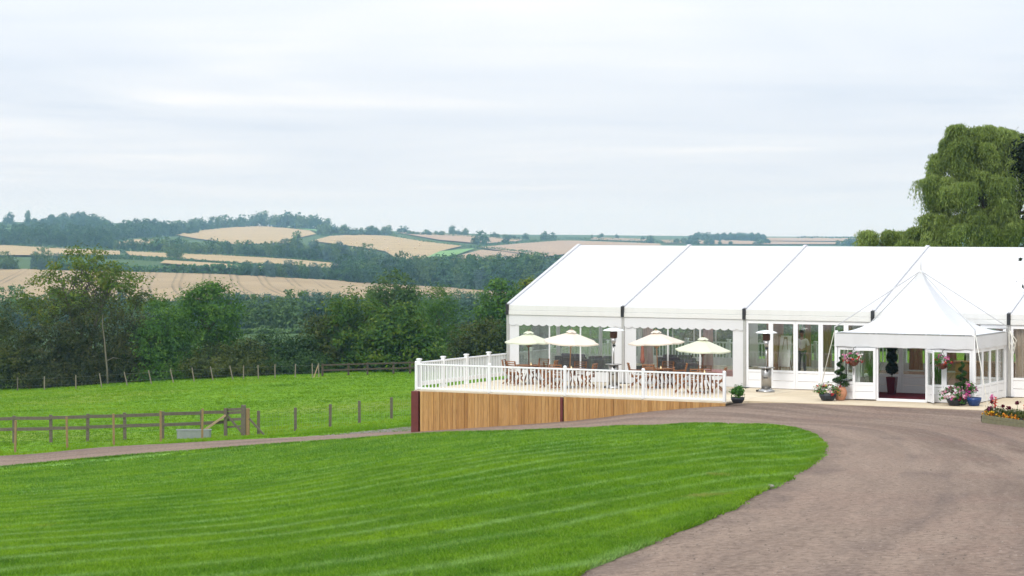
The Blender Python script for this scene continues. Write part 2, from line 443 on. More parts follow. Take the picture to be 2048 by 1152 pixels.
FAR = {
    -900: [700, 620, 545, 505, 468, 446, 452, 456, 458],
    0:    [690, 610, 540, 500, 465, 444, 450, 456, 458],
    500:  [664, 602, 545, 505, 470, 452, 458, 460, 461],
    832:  [664, 605, 572, 515, 475, 464, 468, 470, 471],
    1150: [664, 615, 582, 530, 488, 475, 470, 472, 473],
    1300: [663, 617, 583, 532, 493, 480, 472, 473, 474],
    1600: [660, 620, 585, 535, 501, 487, 474, 475, 476],
    1455: [662, 620, 585, 535, 500, 486, 473, 474, 475],
    2048: [660, 620, 585, 535, 502, 488, 474, 475, 476],
    2950: [660, 620, 585, 535, 502, 488, 474, 475, 476],
}
def pchip_slopes(x, y):
    h = np.diff(x)[:, None] if y.ndim == 2 else np.diff(x)
    d = np.diff(y, axis=0) / h
    m = np.zeros_like(y)
    m[0], m[-1] = d[0], d[-1]
    w1 = 2 * h[1:] + h[:-1]
    w2 = h[1:] + 2 * h[:-1]
    with np.errstate(all='ignore'):
        hm = (w1 + w2) / (w1 / d[:-1] + w2 / d[1:])
    m[1:-1] = np.where(d[:-1] * d[1:] > 0, hm, 0.0)
    return np.nan_to_num(m)
KN = sorted(NEAR)
KX = np.array(KN, float)
COLS = []
for k in KN:
    pts = NEAR[k] + [(Y, _pz(Y, p)) for Y, p in zip(FAR_Y, FAR[k])]
    x = np.log(np.array([p[0] for p in pts], float))
    y = np.array([p[1] for p in pts], float)
    COLS.append((x, y, pchip_slopes(x, y)))
def herm(x, y, m, q):
    i = np.clip(np.searchsorted(x, q) - 1, 0, len(x) - 2)
    h = x[i + 1] - x[i]
    s = np.clip((q - x[i]) / h, 0, 1)
    return ((1 + 2 * s) * (1 - s) ** 2) * y[i] + s * (1 - s) ** 2 * h * m[i] + s * s * (3 - 2 * s) * y[i + 1] + s * s * (s - 1) * h * m[i + 1]
def ground(X, Y):
    X = np.atleast_1d(np.asarray(X, float))
    Y = np.clip(np.atleast_1d(np.asarray(Y, float)), 3.0, 9000.0)
    px = np.clip(1024 + FPX * X / Y, KX[0], KX[-1])
    lq = np.log(Y)
    Z = np.array([herm(*c, lq) for c in COLS])                       # K x N
    mm = pchip_slopes(KX, Z)
    i = np.clip(np.searchsorted(KX, px) - 1, 0, len(KX) - 2)
    j = np.arange(len(px))
    h = KX[i + 1] - KX[i]
    s = (px - KX[i]) / h
    return ((1 + 2 * s) * (1 - s) ** 2) * Z[i, j] + s * (1 - s) ** 2 * h * mm[i, j] + s * s * (3 - 2 * s) * Z[i + 1, j] + s * s * (s - 1) * h * mm[i + 1, j]
_YS = np.exp(np.linspace(math.log(4), math.log(8800), 5000))
def G(px, py, ymin=4):
    """the ground point a sight line of the photograph meets"""
    X = (px - 1024) / FPX * _YS
    d = CAMZ - (py - HOR) / FPX * _YS - ground(X, _YS)
    ok = np.where((d <= 0) & (_YS > ymin))[0]
    i = ok[0] if len(ok) else int(np.argmin(np.where(_YS > ymin, d, 1e9)))
    Y = _YS[i]
    if i > 0 and d[i - 1] > 0 > d[i]:
        Y = _YS[i - 1] + (Y - _YS[i - 1]) * d[i - 1] / (d[i - 1] - d[i])
    x = (px - 1024) / FPX * Y
    return Vector((x, Y, float(ground(x, Y)[0])))
def at(px, Y):
    x = (px - 1024) / FPX * Y
    return Vector((x, Y, float(ground(x, Y)[0])))

# terrace frame: u along the front of the deck, v away from the camera
CX, CY, TH = -3.436, 85.078, -0.498
E1 = Vector((math.cos(TH), math.sin(TH), 0))
E2 = Vector((-math.sin(TH), math.cos(TH), 0))
def L(u, v, z=0.0):
    return Vector((CX, CY, z)) + E1 * u + E2 * v

# ------------------------------------------------------------------ ground sheets
def geo_pos(t):
    return t.n('ShaderNodeNewGeometry').outputs['Position']

m, t = mat('meadow_grass_ground')
p = geo_pos(t)
a = t.noise(t.scaled(p, (0.05, 0.05, 0.05)), 1.0, 4, 0.6)
b = t.noise(t.scaled(p, (0.5, 0.5, 0.5)), 1.0, 5, 0.65, 0.5)
c_ = t.noise(t.scaled(p, (3.0, 3.0, 3.0)), 1.0, 4, 0.7)
col = t.mix(t.ramp(b, [(0.36, 0.0), (0.62, 1.0)]), (0.085, 0.19, 0.004), (0.145, 0.275, 0.006))
col = t.mix(t.ramp(a, [(0.52, 0.0), (0.68, 0.6)]), col, (0.21, 0.24, 0.04))
col = t.mix(t.ramp(c_, [(0.38, 0.6), (0.52, 0.0)]), col, (0.045, 0.11, 0.008))
tf = t.noise(t.scaled(p, (0.9, 0.35, 0.9)), 1.0, 3, 0.6)
col = t.mix(t.ramp(tf, [(0.6, 0.0), (0.68, 0.55)]), col, (0.05, 0.12, 0.02))
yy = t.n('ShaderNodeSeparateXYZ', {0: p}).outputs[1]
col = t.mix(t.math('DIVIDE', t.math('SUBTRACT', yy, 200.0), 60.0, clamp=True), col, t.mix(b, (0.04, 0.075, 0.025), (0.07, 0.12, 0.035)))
hgt = t.math('ADD', t.math('MULTIPLY', b, 0.7), t.math('MULTIPLY', c_, 0.3))
out(t, bsdf(t, col, 0.8, hgt, 0.9, 0.12, 0, 0.05))
M['meadow'] = m

def lawn_colour(t):
    p = geo_pos(t)
    sp = t.n('ShaderNodeSeparateXYZ', {0: p})
    wob = t.noise(t.scaled(p, (0.11, 0.11, 0.11)), 1.0, 3, 0.55)
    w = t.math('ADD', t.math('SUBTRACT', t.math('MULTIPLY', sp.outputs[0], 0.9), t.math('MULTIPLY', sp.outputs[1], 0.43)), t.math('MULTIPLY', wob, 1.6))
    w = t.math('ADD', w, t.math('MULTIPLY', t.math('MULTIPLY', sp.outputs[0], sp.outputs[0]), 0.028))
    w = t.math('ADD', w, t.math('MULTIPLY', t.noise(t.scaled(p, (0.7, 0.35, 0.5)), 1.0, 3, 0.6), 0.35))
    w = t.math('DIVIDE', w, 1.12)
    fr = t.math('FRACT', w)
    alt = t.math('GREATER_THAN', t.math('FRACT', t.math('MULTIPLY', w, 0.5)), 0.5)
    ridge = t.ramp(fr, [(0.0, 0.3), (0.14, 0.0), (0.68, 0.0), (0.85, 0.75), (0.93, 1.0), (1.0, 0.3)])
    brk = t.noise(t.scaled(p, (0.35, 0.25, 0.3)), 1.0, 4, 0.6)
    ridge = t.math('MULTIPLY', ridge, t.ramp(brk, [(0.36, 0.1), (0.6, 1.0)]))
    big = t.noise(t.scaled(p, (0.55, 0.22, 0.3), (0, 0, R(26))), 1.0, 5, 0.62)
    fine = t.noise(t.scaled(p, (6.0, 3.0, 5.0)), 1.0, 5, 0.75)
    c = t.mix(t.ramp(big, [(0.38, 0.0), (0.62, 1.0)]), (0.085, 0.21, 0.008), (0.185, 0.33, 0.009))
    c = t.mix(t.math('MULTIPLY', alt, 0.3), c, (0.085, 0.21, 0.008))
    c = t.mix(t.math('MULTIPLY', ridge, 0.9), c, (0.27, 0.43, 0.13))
    c = t.mix(t.ramp(fine, [(0.36, 0.55), (0.52, 0.0)]), c, (0.045, 0.125, 0.012))
    worn = t.noise(t.scaled(p, (0.5, 0.3, 0.5)), 1.0, 5, 0.7)
    c = t.mix(t.ramp(worn, [(0.66, 0.0), (0.74, 0.75)]), c, (0.3, 0.27, 0.07))
    dk = t.noise(t.scaled(p, (1.6, 0.7, 1.6)), 1.0, 4, 0.6)
    c = t.mix(t.ramp(dk, [(0.6, 0.0), (0.7, 0.55)]), c, (0.045, 0.13, 0.008))
    return c, ridge, fine
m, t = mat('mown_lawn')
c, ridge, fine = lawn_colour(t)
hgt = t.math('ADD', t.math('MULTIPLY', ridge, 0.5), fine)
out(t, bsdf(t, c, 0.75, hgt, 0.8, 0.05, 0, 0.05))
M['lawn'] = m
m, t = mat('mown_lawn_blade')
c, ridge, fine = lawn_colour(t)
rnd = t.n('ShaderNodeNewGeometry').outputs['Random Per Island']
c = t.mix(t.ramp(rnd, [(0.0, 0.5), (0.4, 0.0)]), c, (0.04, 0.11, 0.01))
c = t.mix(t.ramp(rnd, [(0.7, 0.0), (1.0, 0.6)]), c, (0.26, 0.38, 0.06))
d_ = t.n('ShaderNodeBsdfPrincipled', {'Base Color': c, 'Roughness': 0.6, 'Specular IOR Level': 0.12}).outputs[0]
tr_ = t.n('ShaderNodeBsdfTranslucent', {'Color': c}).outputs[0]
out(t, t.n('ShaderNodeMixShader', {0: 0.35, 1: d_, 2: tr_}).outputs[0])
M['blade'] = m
M['meadow_blade'] = leafmat('meadow_blade', [(0.060, 0.152, 0.005), (0.106, 0.233, 0.006), (0.152, 0.294, 0.008), (0.239, 0.304, 0.018)], 0.35, 0.12)

m, t = mat('pinkish_gravel')
p = geo_pos(t)
uv = t.n('ShaderNodeUVMap').outputs[0]
st1 = t.noise(t.scaled(uv, (0.05, 1.1, 1)), 1.0, 5, 0.6, 0.4)
st2 = t.noise(t.scaled(uv, (0.35, 4.5, 1)), 1.0, 4, 0.65, 0.3)
bl = t.noise(t.scaled(p, (0.18, 0.18, 0.18)), 1.0, 4, 0.6)
gr = t.noise(t.scaled(p, (15, 12, 15)), 1.0, 5, 0.8)
gr2 = t.noise(t.scaled(p, (7, 7, 7)), 1.0, 4, 0.7)
col = t.mix(t.ramp(st1, [(0.38, 0.0), (0.6, 1.0)]), (0.14, 0.099, 0.077), (0.26, 0.19, 0.145))
col = t.mix(t.math('MULTIPLY', t.ramp(st2, [(0.5, 0.0), (0.7, 1.0)]), 0.5), col, (0.3, 0.23, 0.18))
col = t.mix(t.math('MULTIPLY', t.ramp(bl, [(0.45, 0.0), (0.65, 1.0)]), 0.45), col, (0.2, 0.115, 0.09))
ud = t.n('ShaderNodeSeparateXYZ', {0: uv}).outputs[1]
udn = t.math('ADD', ud, t.math('MULTIPLY', t.math('SUBTRACT', st1, 0.5), 3.0))
col = t.mix(t.ramp(t.math('DIVIDE', udn, 10.0), [(0.0, 0.0), (0.03, 0.55), (0.2, 0.5), (0.34, 0.0)]), col, (0.29, 0.213, 0.162))
rut = t.math('FRACT', t.math('DIVIDE', udn, 1.7))
col = t.mix(t.math('MULTIPLY', t.ramp(rut, [(0.0, 0.0), (0.25, 0.8), (0.5, 0.0)]), t.ramp(bl, [(0.4, 0.2), (0.6, 1.0)])), col, (0.14, 0.105, 0.088))
col = t.mix(t.ramp(gr, [(0.38, 0.65), (0.5, 0.0)]), col, (0.065, 0.045, 0.036))
col = t.mix(t.ramp(gr, [(0.56, 0.0), (0.7, 0.75)]), col, (0.4, 0.31, 0.245))
col = t.mix(t.ramp(gr2, [(0.32, 0.6), (0.46, 0.0)]), col, (0.1, 0.07, 0.055))
hgt = t.math('ADD', t.math('MULTIPLY', gr, 0.4), t.math('MULTIPLY', gr2, 0.8))
out(t, bsdf(t, col, 0.9, hgt, 0.9, 0.05, 0, 0.1))
M['gravel'] = m
M['darkgravel'] = simple('dark_track_gravel', (0.15, 0.13, 0.11), 0.9, 0, 0.3, 4, 0.6)

def fieldmat(name, c0, c1, ang=0.0, sp=14.0, dark=0.35):
    m, t = mat(name)
    p = t.scaled(geo_pos(t), (1, 1, 0), (0, 0, ang))
    wob = t.noise(t.scaled(geo_pos(t), (0.002, 0.002, 0)), 1.0, 1)
    x = t.n('ShaderNodeSeparateXYZ', {0: p}).outputs[0]
    fr = t.math('FRACT', t.math('ADD', t.math('DIVIDE', x, sp), t.math('MULTIPLY', wob, 2.0)))
    ln = t.ramp(fr, [(0.0, 1.0), (0.12, 0.0), (0.2, 0.0), (0.27, 0.8), (0.36, 0.0)])
    n_ = t.noise(t.scaled(geo_pos(t), (0.02, 0.02, 0)), 1.0, 6, 0.65)
    brk = t.noise(t.scaled(geo_pos(t), (0.011, 0.011, 0)), 1.0, 3)
    c = t.mix(t.ramp(n_, [(0.35, 0.0), (0.65, 1.0)]), c0, c1)
    c = t.mix(t.math('MULTIPLY', t.math('MULTIPLY', ln, dark), t.ramp(brk, [(0.4, 0.2), (0.6, 1.0)])), c, [x * 0.45 for x in c0])
    out(t, bsdf(t, c, 0.9, None, spec=0.1))
    return m
M['stubble_pink'] = fieldmat('pinkish_stubble', (0.272, 0.200, 0.113), (0.335, 0.250, 0.143), R(-9), 12.5, 0.95)
M['stubble_gold'] = fieldmat('golden_stubble', (0.320, 0.240, 0.126), (0.378, 0.285, 0.151), R(8), 16, 0.45)
M['stubble_brown'] = fieldmat('brown_stubble', (0.284, 0.205, 0.136), (0.353, 0.260, 0.176), R(-60), 20, 0.3)
M['greenfield'] = fieldmat('green_strip', (0.12, 0.24, 0.08), (0.17, 0.3, 0.1), R(20), 12, 0.2)

# one polar sheet to the horizon
cols_px = np.concatenate([np.linspace(-1900, -400, 40, endpoint=False), np.arange(-400, 2500, 11.0), np.linspace(2500, 3950, 40)])
rows_y = np.exp(np.linspace(math.log(3.0), math.log(5600), 420))
PX, YY = np.meshgrid(cols_px, rows_y)
XX = (PX - 1024) / FPX * YY
ZZ = ground(XX.ravel(), YY.ravel())
nr, nc = XX.shape
idx = np.arange(nr * nc).reshape(nr, nc)
q = np.stack([idx[:-1, :-1], idx[:-1, 1:], idx[1:, 1:], idx[1:, :-1]], -1).reshape(-1, 4)
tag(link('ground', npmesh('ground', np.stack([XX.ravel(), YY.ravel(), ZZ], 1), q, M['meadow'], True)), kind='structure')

def smooth_loop(pts, k=6):
    P = np.array([(p[0], p[1]) for p in pts])
    n = len(P)
    r = []
    for i in range(n):
        p0, p1, p2, p3 = P[i - 1], P[i], P[(i + 1) % n], P[(i + 2) % n]
        for s in np.linspace(0, 1, k, endpoint=False):
            r.append(0.5 * (2 * p1 + (p2 - p0) * s + (2 * p0 - 5 * p1 + 4 * p2 - p3) * s * s + (3 * p1 - p0 - 3 * p2 + p3) * s ** 3))
    return np.array(r)
def inside(P, poly):
    x, y = P[:, 0], P[:, 1]
    r = np.zeros(len(P), bool)
    a, b = poly, np.roll(poly, -1, 0)
    for (x0, y0), (x1, y1) in zip(a, b):
        if y0 == y1:
            continue
        c = ((y0 > y) != (y1 > y)) & (x < (x1 - x0) * (y - y0) / (y1 - y0) + x0)
        r ^= c
    return r
def sheet(name, poly, off, step, m, skirt=0.0, uvfn=None, jit=0.0, stepy=None):
    poly = np.asarray(poly)
    stepy = stepy or step
    lo, hi = poly.min(0), poly.max(0)
    gx, gy = np.meshgrid(np.arange(lo[0], hi[0], step), np.arange(lo[1], hi[1], stepy))
    gp = np.stack([gx.ravel(), gy.ravel()], 1) + rng.uniform(-0.2, 0.2, (gx.size, 2)) * (step, stepy)
    gp = gp[inside(gp, poly)]
    n = len(poly)
    vs = [Vector(p) for p in poly] + [Vector(p) for p in gp]
    ed = [(i, (i + 1) % n) for i in range(n)]
    v2, e2, f2, *_ = delaunay_2d_cdt(vs, ed, [], 1, 1e-4)
    V = np.array([(v.x, v.y) for v in v2])
    Z = ground(V[:, 0], V[:, 1]) + off
    v3 = np.column_stack([V, Z])
    F = []
    for f in f2:
        a, b, c = (V[i] for i in f)
        F.append(f if (b[0] - a[0]) * (c[1] - a[1]) - (b[1] - a[1]) * (c[0] - a[0]) > 0 else f[::-1])
    F = np.array(F)
    if skirt:
        b0 = len(v3)
        low = np.column_stack([poly, ground(poly[:, 0], poly[:, 1]) + off - skirt])
        top = np.column_stack([poly, ground(poly[:, 0], poly[:, 1]) + off])
        v3 = np.vstack([v3, top, low])
        T = []
        for i in range(n):
            j = (i + 1) % n
            T += [(b0 + i, b0 + n + i, b0 + n + j), (b0 + i, b0 + n + j, b0 + j)]
        F = np.vstack([F, np.array(T)])
    me = npmesh(name, v3, F, m, True)
    if uvfn is not None:
        uvv = uvfn(v3[:, :2])
        ul = me.uv_layers.new(name='streak')
        li = np.zeros(len(me.loops), np.int32)
        me.loops.foreach_get('vertex_index', li)
        ul.data.foreach_set('uv', uvv[li].astype(np.float32).ravel())
    return tag(link(name, me), kind='structure')

lawn_px = [(-320, 962), (0, 938), (200, 919), (400, 904), (600, 889), (832, 873), (1000, 867), (1150, 862), (1300, 857), (1450, 853), (1540, 855), (1605, 866), (1640, 884), (1650, 902), (1640, 922), (1600, 952), (1540, 987), (1470, 1023), (1400, 1056), (1300, 1101), (1200, 1143), (1120, 1180), (1040, 1260), (900, 1420), (300, 1460), (-320, 1420), (-420, 1150)]
lawn_poly = smooth_loop([G(*p) for p in lawn_px], 6)
lp = []
for a_, b_ in zip(lawn_poly, np.roll(lawn_poly, -1, 0)):
    k = max(1, int(np.linalg.norm(b_ - a_) / 0.22)) if a_[1] < 105 else 1
    lp += [a_ + (b_ - a_) * i / k for i in range(k)]
lp = np.array(lp)
ii = np.arange(len(lp))
jt = sum(a * np.sin(ii * f + p) for a, f, p in ((0.03, 0.21, 0), (0.02, 0.57, 1), (0.015, 1.3, 2)))
tg = np.roll(lp, -1, 0) - np.roll(lp, 1, 0)
tg /= np.linalg.norm(tg, axis=1, keepdims=True) + 1e-9
lawn_poly = lp + np.column_stack([tg[:, 1], -tg[:, 0]]) * ((jt + rng.uniform(-0.02, 0.02, len(lp))) * np.clip((74 - lp[:, 1]) / 14, 0, 1) * (lp[:, 0] > -3) + 0.05 * np.clip((74 - lp[:, 1]) / 14, 0, 1))[:, None]
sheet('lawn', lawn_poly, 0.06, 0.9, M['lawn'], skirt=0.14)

edge = lawn_poly[::4]
seg = np.linalg.norm(np.roll(edge, -1, 0) - edge, axis=1)
arc = np.concatenate([[0], np.cumsum(seg)[:-1]])
def streak_uv(P):
    d = np.linalg.norm(P[:, None, :] - edge[None, :, :], axis=2)
    i = d.argmin(1)
    return np.column_stack([arc[i], d[np.arange(len(P)), i]])
gp = [G(*p) for p in [(-320, 934), (0, 913), (70, 909), (120, 904), (215, 895), (330, 889), (450, 882), (560, 877), (640, 873), (740, 867), (825, 863)]]
gp += [L(0.5, 0.6), L(4, 0.6), L(8, 0.6), L(12.0, 0.6), L(12.5, 1.4), L(18, 1.4), L(24, 1.4), L(40, 1.4)]
gp += [Vector((44, 60, 0)), Vector((30, 30, 0)), Vector((16, 10, 0)), Vector((3, 8, 0))]
gp += [G(*p) for p in [(1020, 1300), (1200, 1120), (1400, 1025), (1540, 950), (1560, 910), (1500, 880), (1300, 872), (1000, 884), (600, 908), (0, 960), (-320, 985)]]
gpoly = []
for a_, b_ in zip(gp, gp[1:] + gp[:1]):
    k = max(1, int((b_ - a_).to_2d().length / 1.5)) if hasattr(b_ - a_, 'to_2d') else 4
    for i in range(k):
        q_ = a_.lerp(b_, i / k)
        w_ = 0.0 if i == 0 else 0.12
        gpoly.append((q_.x + random.uniform(-w_, w_), q_.y + random.uniform(-w_, w_)))
sheet('gravel_drive', gpoly, 0.028, 0.9, M['gravel'], uvfn=streak_uv)
sheet('farm_track', smooth_loop([G(*p) for p in [(600, 875), (690, 867), (760, 860), (832, 852), (900, 845), (905, 851), (845, 862), (740, 869), (640, 875)]], 4), 0.018, 0.8, M['darkgravel'])

def pxpoly(pts, k=5):
    return smooth_loop([G(*p, ymin=300) for p in pts], k)
def densify(pts, n=5):
    r = []
    for a_, b_ in zip(pts, pts[1:] + pts[:1]):
        for i in range(n):
            r.append((a_[0] + (b_[0] - a_[0]) * i / n, a_[1] + (b_[1] - a_[1]) * i / n))
    return r
def field(pts, m, off=1.2):
    P = np.array([tuple(G(*p, ymin=300))[:2] for p in densify(pts)])
    w = np.ptp(P[:, 0]) / 30 + 3
    sheet('field', P, off, w, m, stepy=max(12, np.ptp(P[:, 1]) / 14))
field([(-320, 541), (0, 540), (100, 541), (300, 546), (500, 553), (650, 562), (800, 572), (960, 581), (1020, 585), (1020, 607), (900, 606), (700, 602), (600, 600), (450, 602), (200, 612), (-320, 610)], M['stubble_pink'], 0.7)
field([(-320, 487), (0, 490), (120, 498), (240, 504), (240, 513), (130, 515), (60, 514), (-320, 512)], M['stubble_gold'])
field([(250, 505), (330, 507), (440, 512), (560, 520), (660, 529), (740, 540), (640, 540), (500, 531), (380, 522), (260, 514)], M['stubble_gold'])
field([(330, 524), (430, 530), (560, 540), (600, 546), (440, 540), (320, 530)], M['stubble_gold'])
field([(235, 487), (270, 481), (310, 482), (300, 493), (240, 495)], M['stubble_gold'])
field([(350, 471), (420, 460), (500, 453.5), (545, 454.5), (620, 463), (632, 470), (590, 479), (590, 488), (470, 491), (430, 484), (390, 479)], M['stubble_gold'])
field([(548, 453.5), (600, 456), (655, 463), (645, 470), (628, 463)], M['greenfield'])
field([(622, 484), (660, 474), (720, 470.5), (780, 474), (840, 483), (925, 494), (880, 505), (838, 524), (800, 524), (770, 505), (700, 494)], M['stubble_gold'])
field([(838, 524), (880, 505), (950, 499), (915, 512), (872, 526)], M['greenfield'])
field([(880, 527), (925, 512), (962, 502), (1010, 506), (1050, 513), (1000, 530)], M['stubble_brown'])
field([(790, 466), (860, 467.5), (960, 474), (1050, 481), (1030, 485), (960, 489), (880, 482)], M['stubble_brown'])
field([(955, 497), (1040, 489), (1120, 482), (1320, 489), (1330, 505), (1150, 508), (1090, 516), (1040, 509)], M['stubble_brown'])
field([(1185, 476), (1310, 480), (1310, 485), (1180, 481)], M['stubble_brown'])
field([(1320, 481), (1400, 480), (1520, 484), (1700, 486), (1700, 490), (1500, 490), (1330, 488)], M['stubble_brown'])
field([(1530, 476.5), (1760, 477), (1760, 484), (1540, 483)], M['stubble_brown'])

# grass blades you could not count
def blades(name, P, h, w, nb, mt, lean=0.5):
    n = len(P)
    P = np.repeat(P, nb, 0)
    h = np.repeat(h, nb) * rng.uniform(0.55, 1.2, n * nb)
    w = np.repeat(w, nb)
    ang = rng.uniform(0, 2 * np.pi, n * nb)
    la = rng.uniform(0, 2 * np.pi, n * nb)
    P = P + np.column_stack([rng.normal(0, 1, (n * nb, 2)) * w[:, None] * 3.0, np.zeros(n * nb)])
    dx = np.column_stack([np.cos(ang), np.sin(ang), np.zeros(n * nb)]) * w[:, None]
    tip = P + np.column_stack([np.cos(la) * lean * h, np.sin(la) * lean * h, h])
    v = np.stack([P - dx, P + dx, tip], 1).reshape(-1, 3)
    f = np.arange(len(v)).reshape(-1, 3)
    return tag(link(name, npmesh(name, v, f, mt)), kind='stuff')
def sample_view(n, y0, y1, p0, p1, power=1.0):
    u = rng.uniform(0, 1, n)
    Y = (y0 ** power + u * (y1 ** power - y0 ** power)) ** (1 / power)
    px = rng.uniform(p0, p1, n)
    return np.column_stack([(px - 1024) / FPX * Y, Y])
P = np.vstack([sample_view(150000, 15, 30, -150, 1650), sample_view(110000, 28, 50, -150, 1750), sample_view(80000, 48, 90, -200, 1750)])
P = P[inside(P, lawn_poly)]
ek = np.repeat(np.arange(len(lawn_poly)), 26)
ep = lawn_poly[ek] + tg[ek] * rng.uniform(-0.14, 0.14, (len(ek), 1)) + np.column_stack([tg[:, 1], -tg[:, 0]])[ek] * rng.normal(0.06, 0.045, (len(ek), 1))
ep = ep[(ep[:, 1] < 92) & (ep[:, 1] > 15)]
P = np.vstack([P, ep])
hh = 0.03 + 0.0006 * P[:, 1]
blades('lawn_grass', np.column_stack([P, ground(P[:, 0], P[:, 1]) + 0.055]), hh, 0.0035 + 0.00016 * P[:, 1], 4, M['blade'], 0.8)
P = sample_view(60000, 86, 215, -250, 1000)
keep = ~inside(P, lawn_poly) & ~inside(P, np.array(gpoly))
dd = (P - (CX, CY)) @ np.array([[E1.x, E2.x], [E1.y, E2.y]])
keep &= (dd[:, 0] < -0.3)
P = P[keep]
clump = np.sin(P[:, 0] * 0.9 + np.sin(P[:, 1] * 0.35) * 2) * np.sin(P[:, 1] * 0.5 + np.cos(P[:, 0] * 0.4) * 2)
hh = 0.045 + 0.06 * (clump > 0.55) + 0.0002 * P[:, 1]
blades('meadow_grass', np.column_stack([P, ground(P[:, 0], P[:, 1]) - 0.01]), hh, 0.008 + 0.00009 * P[:, 1], 5, M['meadow_blade'], 0.6)

# loose stones on the gravel
P = np.vstack([sample_view(3500, 17, 45, 900, 2300), sample_view(1200, 40, 80, 900, 2300)])
near = lawn_poly[rng.integers(0, len(lawn_poly), 2500)]
near = near[(near[:, 1] < 80) & (near[:, 1] > 16)]
P = np.vstack([P, near + rng.normal(0, 0.25, near.shape)])
P = P[inside(P, np.array(gpoly)) & ~inside(P, lawn_poly)]
n = len(P)
r_ = rng.uniform(0.005, 0.014, n) * np.where(rng.uniform(0, 1, n) > 0.99, 2.2, 1.0)
base = np.array([(1, 0, 0), (0.3, 0.9, 0), (-0.8, 0.5, 0), (-0.7, -0.6, 0), (0.4, -0.9, 0), (0.1, 0.05, 0.75)])
g_ = rng.uniform(0, 6.28, n)
bx = base[None] * r_[:, None, None]
vx = np.stack([bx[..., 0] * np.cos(g_)[:, None] - bx[..., 1] * np.sin(g_)[:, None], bx[..., 0] * np.sin(g_)[:, None] + bx[..., 1] * np.cos(g_)[:, None], bx[..., 2]], -1)
vx += np.column_stack([P, ground(P[:, 0], P[:, 1]) + 0.027])[:, None, :]
fx = np.array([(0, 1, 5), (1, 2, 5), (2, 3, 5), (3, 4, 5), (4, 0, 5)])[None] + (np.arange(n) * 6)[:, None, None]
M['stone'] = island('loose_stone', [(0.07, 0.055, 0.045), (0.13, 0.1, 0.08), (0.2, 0.15, 0.12), (0.28, 0.22, 0.18)], 0.9)
tag(link('gravel_stones', npmesh('gravel_stones', vx.reshape(-1, 3), fx.reshape(-1, 3), M['stone'])), kind='stuff')

# ------------------------------------------------------------------ terrace deck
terr = thing('terrace_deck', 'raised pale boarded terrace with vertical plank skirt in front of the marquee', 'deck', L(0, 0), TH)
DE = 12.2
mb = MB()
y = 0.02
while y < 19.4:
    mb.box(-0.18, y, -0.05, DE, min(y + 0.138, 19.4), 0.0)
    y += 0.142
mb.build('floor', M['deck'], terr)
mb = MB()
mb.box(-0.15, 0.03, -0.2, DE, 19.3, -0.055)
for vy in np.arange(0.6, 19, 2.3):
    for ux in np.arange(0.3, 12, 2.9):
        mb.box(ux - 0.06, vy - 0.06, -3.2, ux + 0.06, vy + 0.06, -0.205)
mb.build('substructure', M['oldwood'], terr)
mb = MB()
x = 0.12
while x < DE - 0.02:
    w = random.uniform(0.1, 0.15)
    j = random.uniform(0, 0.02)
    if not 5.86 < x + w / 2 < 5.98:
        mb.box(x, -0.03 - j, -1.95 + 0.02 * random.random(), min(x + w - 0.008, DE), -0.005 - j, -0.035)
    x += w
y = 0.12
while y < 19.2:
    w = random.uniform(0.1, 0.15)
    mb.box(-0.22, y, -4.2, -0.19, y + w - 0.006, -0.035)
    y += w
mb.build('plank_skirt', M['plank'], terr)
MB().box(-0.24, -0.1, -2.2, 0.06, 0.1, -0.03).build('post', M['redpost'], terr, bevel=0.01)
MB().box(5.88, -0.075, -1.8, 5.98, -0.02, -0.05).build('post', M['redpost'], terr, bevel=0.005)

def railing(name, label, group, p0, p1, npost, bal, ph, style):
    """white railing from p0 to p1 in terrace coordinates; posts and balusters are single children"""
    (u0, v0), (u1, v1) = p0, p1
    ln = math.hypot(u1 - u0, v1 - v0)
    ang = math.atan2(v1 - v0, u1 - u0)
    o = thing(name, label, 'railing', L(u0, v0), TH + ang, group)
    if style == 'cap':
        pm = MB()
        pm.cb(0, 0, ph / 2, 0.12, 0.12, ph).cb(0, 0, ph + 0.0125, 0.17, 0.17, 0.025).cb(0, 0, ph + 0.035, 0.14, 0.14, 0.02).cb(0, 0, 0.05, 0.15, 0.15, 0.1)
        pm = pm.mesh('post', M['white'])
    else:
        pm = MB().lathe([(0.062, 0), (0.062, 0.02), (0.062, ph - 0.07), (0.062, ph - 0.05), (0.066, ph - 0.045), (0.06, ph - 0.015), (0.035, ph + 0.01), (0.0, ph + 0.02)], 12).mesh('post', M['white'], True)
    xs = [ln * i / (npost - 1) for i in range(npost)]
    for x in xs:
        link('post', pm, o, (x, 0, 0))
    zt, zb = ph - 0.11, 0.13
    MB().box(0.0, -0.035, zt - 0.03, ln, 0.035, zt + 0.03).build('top_rail', M['white'], o, bevel=0.01)
    if style == 'cap':
        MB().box(0.0, -0.025, 0.14, ln, 0.025, 0.3).build('bottom_rail', M['white'], o, bevel=0.006)
        z0 = 0.3
    else:
        MB().box(0.0, -0.03, 0.035, ln, 0.03, 0.105).build('bottom_rail', M['white'], o, bevel=0.006)
        z0 = 0.105
    bm_ = MB().box(-0.019, -0.019, z0, 0.019, 0.019, zt - 0.03).mesh('baluster', M['white'])
    n = int(ln / bal)
    cnt, rest = 0, MB()
    for i in range(1, n + 1):
        x = (i - 0.5) * ln / n
        if min(abs(x - a_) for a_ in xs) < 0.085:
            continue
        if cnt < 100:
            link('baluster', bm_, o, (x, 0, 0))
            cnt += 1
        else:
            rest.box(x - 0.019, -0.019, z0, x + 0.019, 0.019, zt - 0.03)
    if rest.v:
        rest.build('balusters', M['white'], o)['kind'] = 'stuff'
    return o
